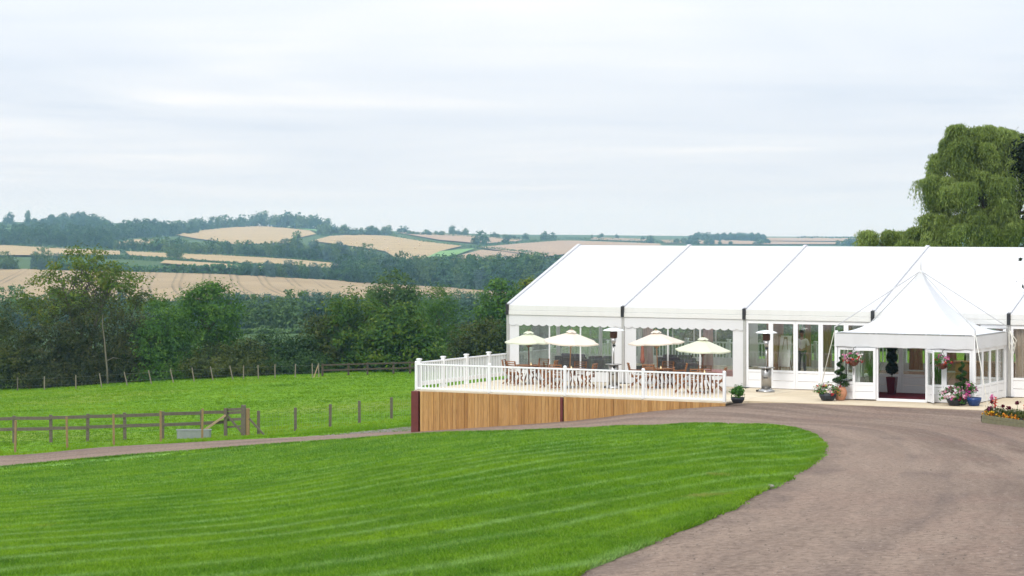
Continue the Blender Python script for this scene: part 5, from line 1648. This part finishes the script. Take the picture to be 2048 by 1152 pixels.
MB().tube([(l_ * 1.03 * math.copysign(abs(math.cos(g)) ** 0.35, math.cos(g)), w_ * 1.04 * math.copysign(abs(math.sin(g)) ** 0.35, math.sin(g)), h_) for g in np.linspace(0.02, 6.27, 40)], 0.016, 6).build('rim', M['galv'], o, True)

# ------------------------------------------------------------------ near trees and bushes
def pxs(Y):
    return FPX / Y
def px_tree(name, label, cat, Y, pxc, base_py, lob, ncl, per, cs, leaf, lm, **kw):
    """lob: crown lobes given where they stand, as photo pixels (cx, cy, rx, ry) at distance Y; turned into metres"""
    b = at(pxc, Y)
    s = pxs(Y)
    L3 = []
    for (cx_, cy_, rx, ry, dy) in lob:
        z = CAMZ - (cy_ - HOR) / s - b.z
        L3.append(((cx_ - pxc) / s, dy, z, rx / s, max(rx / s * 0.8, ry / s * 0.6), ry / s))
    return tree(name, label, cat, b, L3, ncl, per, cs, leaf, lm, **kw)
px_tree('airy_tree', 'tall open-crowned tree with yellowing tips rising above the left hedge', 'tree', 200, 165, 770,
        [(170, 545, 75, 48, 0), (95, 590, 60, 42, 0.5), (235, 575, 68, 48, -0.5), (280, 605, 36, 26, 0), (50, 608, 30, 22, 0), (150, 620, 105, 42, 0)], 330, 18, 0.36, 0.16, M['lf_airy'], trunk=0.16, fill=0.3, limbs=60, stems=4)
px_tree('round_tree', 'dense rounded green tree at the right end of the left hedge', 'tree', 196, 415, 752,
        [(410, 640, 66, 66, 0), (425, 605, 50, 42, 0), (455, 665, 36, 50, -0.5), (370, 665, 40, 60, 0), (415, 700, 70, 44, -0.5), (418, 728, 66, 26, -1.0)], 190, 70, 0.46, 0.14, M['lf_round'], trunk=0.25)
for pxc, cy_, rx, ry, Y, lm, lb, nm in [
        (-55, 680, 75, 95, 195, 'lf_olive', 'olive bush at the far left end of the hedge, cut by the photo edge', 'hedge_bush'),
        (35, 690, 70, 88, 194, 'lf_olive', 'dark olive bush second from the photo left edge, under the airy tree', 'hedge_bush'),
        (115, 688, 62, 82, 193, 'lf_brown', 'brownish bush directly below the airy tree crown', 'hedge_bush'),
        (185, 684, 58, 90, 194, 'lf_brown', 'tall brownish bush just left of the pale bare trunk', 'hedge_bush'),
        (268, 676, 62, 92, 194, 'lf_brown', 'grey-brown thorny bush just right of the pale bare trunk', 'hedge_bush'),
        (330, 680, 52, 84, 193, 'lf_round', 'green bush between the brown bush and the rounded tree', 'hedge_bush')]:
    px_tree(nm, lb, 'bush', Y, pxc, 770, [(pxc, cy_, rx, ry, 0), (pxc - rx * 0.4, cy_ + 25, rx * 0.8, ry * 0.75, -0.6), (pxc + rx * 0.4, cy_ + 30, rx * 0.8, ry * 0.7, -0.5), (pxc, cy_ + 60, rx, 45, -1.0), (pxc, cy_ + 76, rx * 1.1, 24, -1.4)], 240, 60, 0.42, 0.115, M[lm], trunk=0.12, limbs=20, stems=3, low=-0.95)
b = at(212, 190)
o = thing('bare_trunk', 'slender pale bare trunk standing in front of the hedge', 'tree', b, 0)
MB().tube([(0.16, 0, -0.3), (0.1, 0, 1.2), (-0.02, 0, 2.4), (-0.12, 0, 3.6), (-0.3, 0, 4.9), (-0.26, 0, 5.7)], [0.08, 0.075, 0.07, 0.055, 0.04, 0.015], 8).build('trunk', M['palebark'], o, True)
MB().tube([(-0.02, 0, 1.9), (0.6, -0.1, 2.2), (1.3, -0.1, 2.1)], [0.05, 0.035, 0.01], 6).build('branch', M['palebark'], o, True)
for pxc, cy_, rx, ry, Y, lm, lb in [
        (540, 708, 52, 42, 193, 'lf_dark', 'low dark bush right of the rounded tree, left one of the pair'),
        (598, 712, 44, 38, 194, 'lf_dark', 'low dark bush between the rounded tree and the chestnuts'),
        (428, 722, 58, 30, 191, 'lf_olive', 'low dark bush at the foot of the rounded tree'),
        (500, 716, 40, 34, 192, 'lf_olive', 'low olive bush close beside the rounded tree, above the leaning stakes'),
        (640, 690, 42, 58, 197, 'lf_olive', 'olive bush pressed against the left side of the left chestnut')]:
    px_tree('bush', lb, 'bush', Y, pxc, 745, [(pxc, cy_, rx, ry, 0), (pxc + 12, cy_ + 18, rx, ry * 0.7, -0.5), (pxc, 735, rx * 1.1, 16, -1)], 260, 30, 0.32, 0.125, M[lm], trunk=0.08, limbs=12, stems=2, low=-0.95)
px_tree('chestnut_tree', 'left of two broad dark chestnuts behind the brown rail fence', 'tree', 198, 712, 742,
        [(712, 650, 70, 66, 0), (690, 690, 62, 50, -0.5), (735, 695, 55, 46, -0.5), (665, 672, 30, 46, 0), (705, 722, 66, 22, -0.8)], 230, 52, 0.42, 0.165, M['lf_chest'], trunk=0.3, low=-0.9)
px_tree('chestnut_tree', 'right of two chestnuts, lower with yellow-tinged leaf clumps', 'tree', 194, 808, 742,
        [(800, 668, 62, 58, 0), (835, 690, 50, 48, -0.3), (770, 695, 52, 44, -0.5), (860, 712, 28, 30, 0), (820, 712, 62, 30, -0.5)], 220, 52, 0.42, 0.165, M['lf_chest'], trunk=0.3, low=-0.9)
px_tree('ash_tree', 'taller loose-crowned tree rising behind the two chestnuts', 'tree', 226, 785, 735,
        [(785, 590, 46, 44, 0), (760, 620, 40, 40, 0), (815, 615, 34, 40, 0), (785, 660, 55, 50, 0)], 190, 22, 0.45, 0.19, M['lf_ash'], trunk=0.22, limbs=24)
px_tree('willow_tree', 'upright feathery green tree right of the chestnuts', 'tree', 205, 880, 742,
        [(876, 625, 40, 50, 0), (900, 655, 38, 52, 0), (858, 650, 26, 50, 0), (890, 700, 50, 46, -0.3), (880, 725, 50, 22, -0.5)], 360, 28, 0.38, 0.14, M['lf_round'], trunk=0.22, aspect=0.25)
px_tree('bush', 'brown-green bush between the feathery tree and the marquee corner', 'bush', 198, 958, 742,
        [(955, 695, 52, 54, 0), (985, 690, 40, 50, 0), (935, 715, 40, 32, -0.3), (960, 728, 60, 20, -0.5)], 300, 28, 0.38, 0.14, M['lf_olive'], trunk=0.1, limbs=12, stems=2, low=-0.95)
px_tree('ash_tree', 'dark tree with its crown just left of the marquee roof edge', 'tree', 240, 1000, 725,
        [(1000, 605, 40, 42, 0), (1030, 640, 50, 55, 0), (980, 650, 36, 50, 0)], 200, 24, 0.46, 0.19, M['lf_round'], trunk=0.25)
px_tree('field_tree', 'yellow-green tree top showing just above the sloping left roof edge', 'tree', 270, 1062, 715,
        [(1062, 590, 30, 28, 0), (1060, 630, 45, 45, 0)], 120, 22, 0.5, 0.22, M['lf_airy'], trunk=0.25)
for i, (pxc, cy_, rx, ry, Y, lm) in enumerate([(1060, 690, 60, 70, 200, 'lf_dark'), (1150, 695, 62, 66, 204, 'lf_round'), (1245, 690, 62, 70, 198, 'lf_dark'), (1335, 692, 60, 68, 202, 'lf_round'), (1425, 690, 60, 68, 200, 'lf_olive'), (1520, 690, 62, 70, 200, 'lf_ash'), (1610, 690, 62, 70, 203, 'lf_ash'), (1700, 690, 62, 70, 200, 'lf_round'), (1790, 690, 62, 72, 202, 'lf_dark'), (1880, 690, 62, 72, 200, 'lf_ash'), (1970, 690, 62, 72, 202, 'lf_round'), (2060, 690, 62, 72, 200, 'lf_dark')]):
    px_tree('field_tree', 'leafy tree far behind the marquee, part of the row seen through its windows', 'tree', Y, pxc, 742, [(pxc, cy_, rx, ry, 0), (pxc + 25, cy_ + 25, rx * 0.8, ry * 0.6, 0), (pxc - 25, cy_ + 25, rx * 0.8, ry * 0.6, 0), (pxc, 735, rx * 1.1, 26, -0.5)], 300, 28, 0.42, 0.2, M[lm], trunk=0.25, group='trees behind the marquee', low=-0.95)

# weeping willow behind the marquee
def weeping(name, label, Y, pxc, lob, hubs, strands, lm):
    b = at(pxc, Y)
    s = pxs(Y)
    o = thing(name, label, 'tree', b, 0)
    C_, D_, Sz = [], [], []
    hubp = []
    for (cx_, cy_, rx, ry, dy, wgt) in lob:
        z = CAMZ - (cy_ - HOR) / s - b.z
        n = int(hubs * wgt)
        d = rng.normal(0, 1, (n, 3))
        d /= np.linalg.norm(d, axis=1, keepdims=True)
        d[:, 2] = np.where(d[:, 2] < -0.35, -d[:, 2], d[:, 2])
        hp = np.array([(cx_ - pxc) / s, dy, z]) + d * np.array([rx / s, rx / s * 0.85, ry / s]) * rng.uniform(0.72, 1.0, (n, 1))
        hubp.append(hp)
        i = np.repeat(np.arange(n), strands)
        az = rng.uniform(0, 6.2832, len(i))
        rad = rng.uniform(0.1, 0.85, len(i)) * np.repeat(rng.uniform(0.7, 1.25, n), strands)
        out_ = d[i] * (1, 1, 0.2) * 0.22 + np.column_stack([np.cos(az) * rad, np.sin(az) * rad, rng.normal(0, 0.08, len(i))])
        ln_ = rng.uniform(0.35, 1.3, len(i)) * np.where(rng.uniform(0, 1, len(i)) > 0.9, 1.5, 1.0) * np.repeat(rng.uniform(0.6, 1.3, n), strands)
        for k in range(9):
            f_ = (k + rng.uniform(0, 1, len(i))) / 9
            p = hp[i] + out_ * (np.sqrt(f_) * 0.75)[:, None]
            p[:, 2] += 0.2 * np.sin(f_ * 2.2) - f_ ** 1.7 * ln_
            C_.append(p + rng.normal(0, 0.035, p.shape))
            D_.append(np.column_stack([out_[:, 0] * 0.35, out_[:, 1] * 0.35, -0.4 - f_]))
    C_, D_ = np.vstack(C_), np.vstack(D_)
    link('crown', leaf_mesh('crown', C_, 0.095, rng.normal(0, 1, C_.shape) + (0, -0.5, 0.3), lm, 0.22, droop=D_), o)
    hubp = np.vstack(hubp)
    mb = MB()
    top = hubp[:, 2].max()
    mb.tube([(0, 0, -0.4), (0.1, 0, top * 0.25), (0.0, 0.1, top * 0.5), (0.2, 0, top * 0.8)], [0.5, 0.42, 0.3, 0.1], 10)
    for k in range(40):
        tg = Vector(hubp[rng.integers(len(hubp))])
        st = Vector((0.05, 0.05, top * random.uniform(0.25, 0.7)))
        mb.tube([st, st.lerp(tg, 0.5) + Vector((0, 0, 0.6)), tg], [0.14, 0.08, 0.02], 5)
    mb.build('trunk', M['bark'], o, True)
weeping('weeping_willow', 'large weeping willow standing behind the right end of the marquee', 115, 2010,
        [(1908, 345, 50, 46, 0.3, 0.35), (1955, 315, 58, 48, 0, 0.4), (2040, 318, 66, 56, 0, 0.45), (1893, 405, 42, 44, -0.4, 0.35), (1945, 395, 70, 62, -0.8, 0.5), (2035, 405, 76, 70, -0.8, 0.55), (1880, 462, 44, 34, -0.5, 0.35), (1950, 470, 76, 48, -1.2, 0.5), (2045, 480, 80, 52, -1.4, 0.5), (2130, 400, 90, 110, 0, 0.5), (1922, 274, 20, 22, 0.2, 0.16), (1985, 276, 42, 22, 0.2, 0.22), (1900, 300, 24, 20, 0, 0.08), (1850, 482, 34, 26, -0.4, 0.24), (1868, 380, 22, 34, -0.3, 0.16)], 50, 150, M['lf_willow'])
weeping('weeping_willow', 'low outlying willow crown showing above the marquee ridge, left of the large willow', 118, 1790,
        [(1760, 486, 40, 22, 0, 0.35), (1825, 492, 52, 30, 0, 0.4), (1790, 540, 80, 50, 0, 0.5)], 30, 150, M['lf_willow'])
tree('overhanging_tree', 'near dark-leaved tree whose twigs reach in at the right edge', 'tree', at(2520, 58),
     [(-5.48, 0, 7.25, 0.5, 0.6, 0.5)] * 8 + [(-5.23, 0, 6.2, 0.45, 0.6, 0.8)] * 6 + [(-1.2, 0, 8.0, 2.4, 2.4, 1.9), (0.8, 0.3, 8.6, 2.2, 2.4, 2.0), (0.2, 0, 6.2, 2.4, 2.2, 1.6), (-3.6, 0, 7.2, 1.2, 1.2, 1.3), (-5.73, 0, 4.75, 0.12, 0.3, 0.12), (-5.63, 0, 4.05, 0.1, 0.3, 0.12)], 1100, 22, 0.18, 0.06, M['lf_twig'], trunk=0.22, limbs=40, low=-0.9)

# ------------------------------------------------------------------ far trees, hedges and woods
FARP = []
for k in range(6):
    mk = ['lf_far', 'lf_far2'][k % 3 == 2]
    h = 1.0
    w = [0.5, 0.62, 0.44, 0.7, 0.52, 0.4][k]
    lob = [(0, 0, 0.56, w * 0.82, w * 0.8, 0.42), (w * 0.3, 0, 0.46, w * 0.6, w * 0.6, 0.36), (-w * 0.35, 0.05, 0.42, w * 0.58, w * 0.6, 0.36), (0.05, -0.1, 0.3, w * 0.85, w * 0.7, 0.28)]
    p, nr_, _ = crown_points(lob, 75, 9, 0.075, 0.25, -0.9)
    p[:, 2] = np.abs(p[:, 2])
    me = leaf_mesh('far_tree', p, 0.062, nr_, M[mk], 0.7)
    FARP.append((me, p, nr_, M[mk]))
VALP, VPTS = [], []
for k in range(4):
    w = [0.45, 0.55, 0.4, 0.6][k]
    lob = [(0, 0, 0.6, w * 0.8, w * 0.8, 0.38), (w * 0.35, 0, 0.45, w * 0.6, w * 0.6, 0.34), (-w * 0.35, 0.05, 0.42, w * 0.6, w * 0.6, 0.34), (0.0, -0.1, 0.25, w * 0.9, w * 0.7, 0.24)]
    p, nr_, _ = crown_points(lob, 150, 13, 0.055, 0.25, -0.9)
    p[:, 2] = np.abs(p[:, 2])
    VALP.append(leaf_mesh('far_tree', p, 0.036, nr_, M[['lf_valley_hazed', 'lf_far2', 'lf_valley_hazed', 'lf_far'][k]], 0.6))
    VPTS.append((p, nr_))
def lerp_row(pts, x):
    for a_, b_ in zip(pts, pts[1:]):
        if a_[0] <= x <= b_[0]:
            f_ = (x - a_[0]) / max(1e-6, b_[0] - a_[0])
            return tuple(a_[i] + (b_[i] - a_[i]) * f_ for i in range(len(a_)))
    return pts[-1]
NFAR = [0]
def far_tree(px, base, hpx, label, group=None, wide=1.0, kind=None):
    g = G(px, base, ymin=300)
    h = hpx / FPX * g.y
    k = random.randrange(6) if kind is None else kind
    fine_ = g.y < 1500
    o = link('far_tree', VALP[k % 4] if fine_ else FARP[k][0], None, (g.x, g.y, g.z - 0.06 * h), (0, 0, random.uniform(0, 6.28)))
    o.scale = (h * wide * random.uniform(0.85, 1.15), h * wide * random.uniform(0.85, 1.15), h * 1.06)
    NFAR[0] += 1
    return tag(o, label, 'tree', group)
def row(pts, step, label, group, jit=0.25, hj=0.25, wide=1.0):
    """pts: (px, base py, height px)"""
    x = pts[0][0]
    while x < pts[-1][0]:
        _, b_, h_ = lerp_row(pts, x)
        far_tree(x + random.uniform(-jit, jit) * step, b_ + random.uniform(-0.8, 0.8), h_ * random.uniform(1 - hj, 1 + hj), label, group, wide * random.uniform(0.85, 1.2))
        x += step * random.uniform(0.75, 1.25)
def wood(pts, step, name, label, rows=3, drow=4.0, hj=0.25):
    """many trees that read as one mass: one object"""
    V, N, n0 = [], [], 0
    for r in range(rows):
        x = pts[0][0]
        while x < pts[-1][0]:
            _, b_, h_ = lerp_row(pts, x)
            g = G(x + random.uniform(-0.4, 0.4) * step, b_ - r * drow + random.uniform(-1, 1), ymin=300)
            h = h_ * random.uniform(1 - hj, 1 + hj) / FPX * g.y
            p, nr_ = VPTS[random.randrange(4)]
            a_ = random.uniform(0, 6.28)
            ca, sa = math.cos(a_), math.sin(a_)
            q_ = p * (h * 0.95, h * 0.95, h * 1.05)
            q_ = np.column_stack([q_[:, 0] * ca - q_[:, 1] * sa, q_[:, 0] * sa + q_[:, 1] * ca, q_[:, 2]])
            V.append(np.column_stack([q_ + (g.x, g.y, g.z - 0.06 * h), np.full(len(q_), h * 0.04)]))
            N.append(nr_)
            x += step * random.uniform(0.7, 1.3)
    V, N = np.vstack(V), np.vstack(N)
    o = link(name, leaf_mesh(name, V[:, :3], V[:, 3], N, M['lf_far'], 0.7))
    return tag(o, label, 'wood', None, 'stuff')
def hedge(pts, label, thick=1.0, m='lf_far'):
    C_, Z = [], []
    for a_, b_ in zip(pts, pts[1:]):
        n = max(2, int(abs(b_[0] - a_[0]) / 3))
        for i in range(n):
            f_ = i / n
            px, py, h_ = (a_[j] + (b_[j] - a_[j]) * f_ for j in range(3))
            g = G(px, py, ymin=300)
            h = h_ / FPX * g.y * random.uniform(0.75, 1.25)
            k = 26
            p = rng.normal(0, 1, (k, 3)) * (3.0 / FPX * g.y * 0.7, h * 0.4, 0) + (g.x, g.y, g.z)
            p[:, 2] += np.abs(rng.uniform(0, 1, k)) * h
            C_.append(p)
            Z.append(np.full(k, max(0.35, h * 0.2)))
    C_, Z = np.vstack(C_), np.concatenate(Z)
    b0 = C_.mean(0)
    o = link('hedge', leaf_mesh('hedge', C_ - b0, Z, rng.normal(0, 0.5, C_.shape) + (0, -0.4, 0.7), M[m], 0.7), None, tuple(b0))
    return tag(o, label, 'hedge')

# valley wood behind the near hedge
GV = 'valley trees beyond the near hedge'
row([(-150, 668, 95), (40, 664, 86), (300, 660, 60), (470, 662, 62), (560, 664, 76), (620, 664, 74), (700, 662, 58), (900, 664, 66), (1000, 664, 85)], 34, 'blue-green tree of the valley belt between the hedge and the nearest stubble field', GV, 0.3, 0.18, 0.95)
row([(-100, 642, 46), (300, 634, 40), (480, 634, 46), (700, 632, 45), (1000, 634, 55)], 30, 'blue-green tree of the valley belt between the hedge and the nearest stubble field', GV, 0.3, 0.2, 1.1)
tag(hedge([(480, 668, 8), (600, 667, 8), (720, 668, 9)], 'pale low scrub strip seen between the low bushes and the valley trees', 1, 'lf_far2'), None)
# line along the top of the nearest stubble field
GA = 'trees along the top of the nearest stubble field'
la = 'dark tree in the line along the top of the nearest stubble field'
row([(-130, 541, 36), (0, 541, 36), (60, 541, 36), (130, 543, 30)], 30, la, GA, 0.3, 0.25, 0.9)
row([(480, 553, 24), (560, 557, 36), (590, 559, 34), (660, 562, 28), (680, 563, 42), (720, 565, 46), (800, 571, 56), (900, 577, 62), (960, 582, 58), (1040, 586, 66), (1130, 590, 78)], 15, la, GA, 0.35, 0.28, 0.85)
hedge([(120, 543, 20), (300, 547, 14), (420, 550, 18), (560, 555, 20), (660, 562, 20), (800, 571, 26), (1000, 583, 30)], 'dark overgrown hedge along the top of the nearest stubble field')
far_tree(86, 541, 48, 'tall dark round tree left of the airy tree, above the nearest stubble field', None, 1.0, 1)
far_tree(1000, 560, 55, 'tall blue-green tree at the right end of the line, beside the marquee roof', None, 0.9, 0)
wood([(700, 567, 40), (800, 570, 46), (930, 575, 55), (1080, 580, 62), (1200, 590, 60)], 15, 'wood', 'dark wood filling the hollow left of the marquee ridge', 2, 5)
# hedges between the gold strips
hedge([(-200, 491, 5), (0, 492, 6), (120, 500, 7), (300, 508, 6), (480, 516, 6), (640, 525, 6), (760, 535, 7)], 'long thin hedge above the golden strip field')
hedge([(120, 516, 8), (260, 519, 9), (400, 528, 8), (560, 537, 8), (650, 543, 8), (740, 546, 8)], 'long thin hedge below the golden strip field')
far_tree(349, 520, 34, 'lone dark round tree standing in the golden strip field', None, 1.15, 1)
# copse line in front of the summit field
GC = 'copse in front of the summit field'
row([(225, 498, 18), (270, 503, 24), (330, 508, 36), (420, 511, 32), (520, 516, 36), (560, 518, 42), (640, 524, 38), (720, 528, 38), (768, 531, 30)], 13, 'blue-green tree in the copse below the pale summit field', GC, 0.35, 0.22, 0.85)
wood([(290, 506, 22), (420, 511, 22), (600, 522, 26), (765, 531, 24)], 14, 'wood', 'undergrowth mass at the foot of the copse below the summit field', 1)
far_tree(593, 500, 38, 'tall pale tree rising above the copse, right of the summit field', None, 0.7, 2)
# left hill woods
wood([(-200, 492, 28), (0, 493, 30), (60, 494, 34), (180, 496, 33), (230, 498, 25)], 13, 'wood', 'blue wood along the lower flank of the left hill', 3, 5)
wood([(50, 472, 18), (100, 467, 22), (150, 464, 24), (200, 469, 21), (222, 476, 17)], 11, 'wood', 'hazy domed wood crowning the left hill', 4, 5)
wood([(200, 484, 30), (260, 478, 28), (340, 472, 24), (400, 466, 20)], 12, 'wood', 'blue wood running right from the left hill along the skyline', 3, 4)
far_tree(18, 448, 24, 'round tree on the skyline at the far left, beside a green slope', None, 1.0, 0)
far_tree(55, 446, 26, 'thin two-headed tree on the skyline at the far left', None, 0.55, 2)
row([(-150, 462, 18), (0, 458, 12), (60, 458, 14)], 14, 'small tree on the skyline left of the domed wood', 'skyline trees at the far left', 0.3, 0.3)
field([(-150, 452), (0, 450), (50, 458), (45, 466), (-150, 462)], M['greenfield'])
GS = 'skyline trees behind the summit field'
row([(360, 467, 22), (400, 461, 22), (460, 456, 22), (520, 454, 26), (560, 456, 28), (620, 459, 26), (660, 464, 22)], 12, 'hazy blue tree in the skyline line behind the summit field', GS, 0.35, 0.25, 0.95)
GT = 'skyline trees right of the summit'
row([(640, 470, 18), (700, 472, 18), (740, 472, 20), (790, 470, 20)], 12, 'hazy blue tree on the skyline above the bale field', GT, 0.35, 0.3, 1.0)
far_tree(806, 467, 16, 'low round skyline tree right of the bale field trees', None, 1.2, 3)
far_tree(904, 470, 20, 'taller tree of the skyline pair above the brown field', None, 0.9, 0)
far_tree(918, 471, 12, 'low spreading tree beside the taller skyline tree, right of the bales', None, 1.4, 3)
far_tree(932, 471, 15, 'thin-crowned skyline tree right of the pair above the brown field', None, 0.8, 2)
far_tree(960, 490, 28, 'dark oak standing at the corner between the brown fields', None, 1.0, 1)
far_tree(1012, 488, 16, 'small round tree in the hedge right of the dark oak', None, 1.1, 0)
far_tree(1088, 482, 20, 'left tree of the dark pair above the marquee gable', None, 0.9, 0)
far_tree(1104, 482, 17, 'right tree of the dark pair above the marquee gable', None, 1.1, 1)
hedge([(780, 474, 4), (850, 486, 5), (950, 497, 6), (1050, 507, 6), (1100, 512, 5)], 'dark hedge running down right between the brown fields')
hedge([(640, 473, 5), (700, 471, 5), (790, 469, 4), (880, 472, 4), (960, 476, 4), (1060, 484, 4), (1200, 482, 4), (1400, 490, 4)], 'thin hedge along the top of the brown fields')
hedge([(960, 492, 5), (1020, 490, 6), (1080, 486, 6), (1130, 482, 5)], 'short hedge between the dark oak and the marquee gable')
row([(820, 470, 8), (890, 472, 9)], 9, 'tiny hazy skyline bush left of the taller skyline tree', 'skyline bushes left of the pair', 0.3, 0.4, 1.3)
row([(985, 476, 10), (1060, 480, 9)], 11, 'tiny hazy skyline tree between the dark oak and the dark pair', 'skyline trees above the gable', 0.3, 0.4, 1.1)
# distant right horizon
wood([(1383, 482, 13), (1400, 482, 15), (1520, 482, 15), (1536, 482, 11)], 8, 'wood', 'long flat-topped hazy wood on the horizon above the marquee ridge', 2, 1.5, 0.15)
row([(1596, 477, 5), (1718, 478, 5)], 8, 'tiny evenly spaced tree in the avenue on the right horizon', 'avenue trees on the right horizon', 0.08, 0.12, 1.0)
row([(1185, 477, 9), (1215, 477, 9)], 10, 'tiny hazy tree on the horizon just right of the marquee gable peak', 'horizon trees right of the gable peak', 0.3, 0.3, 1.0)
far_tree(1234, 477, 9, 'single tiny hazy tree on the horizon above the first roof panel', None, 1.0, 0)
far_tree(1286, 480, 8, 'tiny low tree on the horizon left of the larger ridge tree', None, 1.1, 1)
far_tree(1301, 487, 16, 'larger hazy tree just above the ridge of the second roof panel', None, 1.2, 1)
row([(1355, 488, 12), (1440, 490, 13), (1470, 490, 10)], 14, 'hazy tree peeping over the marquee ridge below the long flat wood', 'trees below the long flat wood', 0.35, 0.35, 1.2)
row([(1510, 489, 8), (1540, 489, 10)], 12, 'hazy bush peeping over the ridge at the right end of the long flat wood', 'bushes right of the long flat wood', 0.3, 0.3, 1.4)
row([(1675, 491, 11), (1715, 491, 14)], 10, 'hazy dark tree peeping over the ridge left of the low willow', 'trees left of the low willow', 0.3, 0.3, 1.3)
hedge([(1130, 478, 4), (1300, 482, 3), (1390, 484, 4)], 'thin hazy hedge across the right horizon fields')
# bales
bm_ = MB().tube([(-0.6, 0, 0.6), (0.6, 0, 0.6)], 0.6, 12).mesh('straw_bale', M['straw'])
for i in range(26):
    px, py = random.uniform(650, 860), random.uniform(478, 506)
    if py < 470 + abs(px - 720) * 0.1:
        continue
    g = G(px, py, ymin=300)
    tag(link('straw_bale', bm_, None, (g.x, g.y, g.z + 1.2), (0, 0, random.uniform(0, 3))), 'small pale straw bale lying on the large golden hill field', 'bale', 'straw bales on the hill field')

# ------------------------------------------------------------------ air
hz = bpy.data.meshes.new('haze')
mb = MB().box(-3600, -60, -60, 3600, 5700, 44)
ho = link('haze', mb.mesh('haze', bpy.data.materials.new('haze_air')))
mh = ho.data.materials[0]
mh.use_nodes = True
t = NT(mh.node_tree)
vol = t.n('ShaderNodeVolumePrincipled', {'Color': (0.4, 0.68, 1.0, 1), 'Absorption Color': (1, 1, 1, 1), 'Density': 0.000125, 'Anisotropy': 0.0})
t.n('ShaderNodeOutputMaterial', {'Volume': vol.outputs[0]})
tag(ho, kind='stuff')
print('far trees', NFAR[0], 'objects', len(bpy.data.objects))
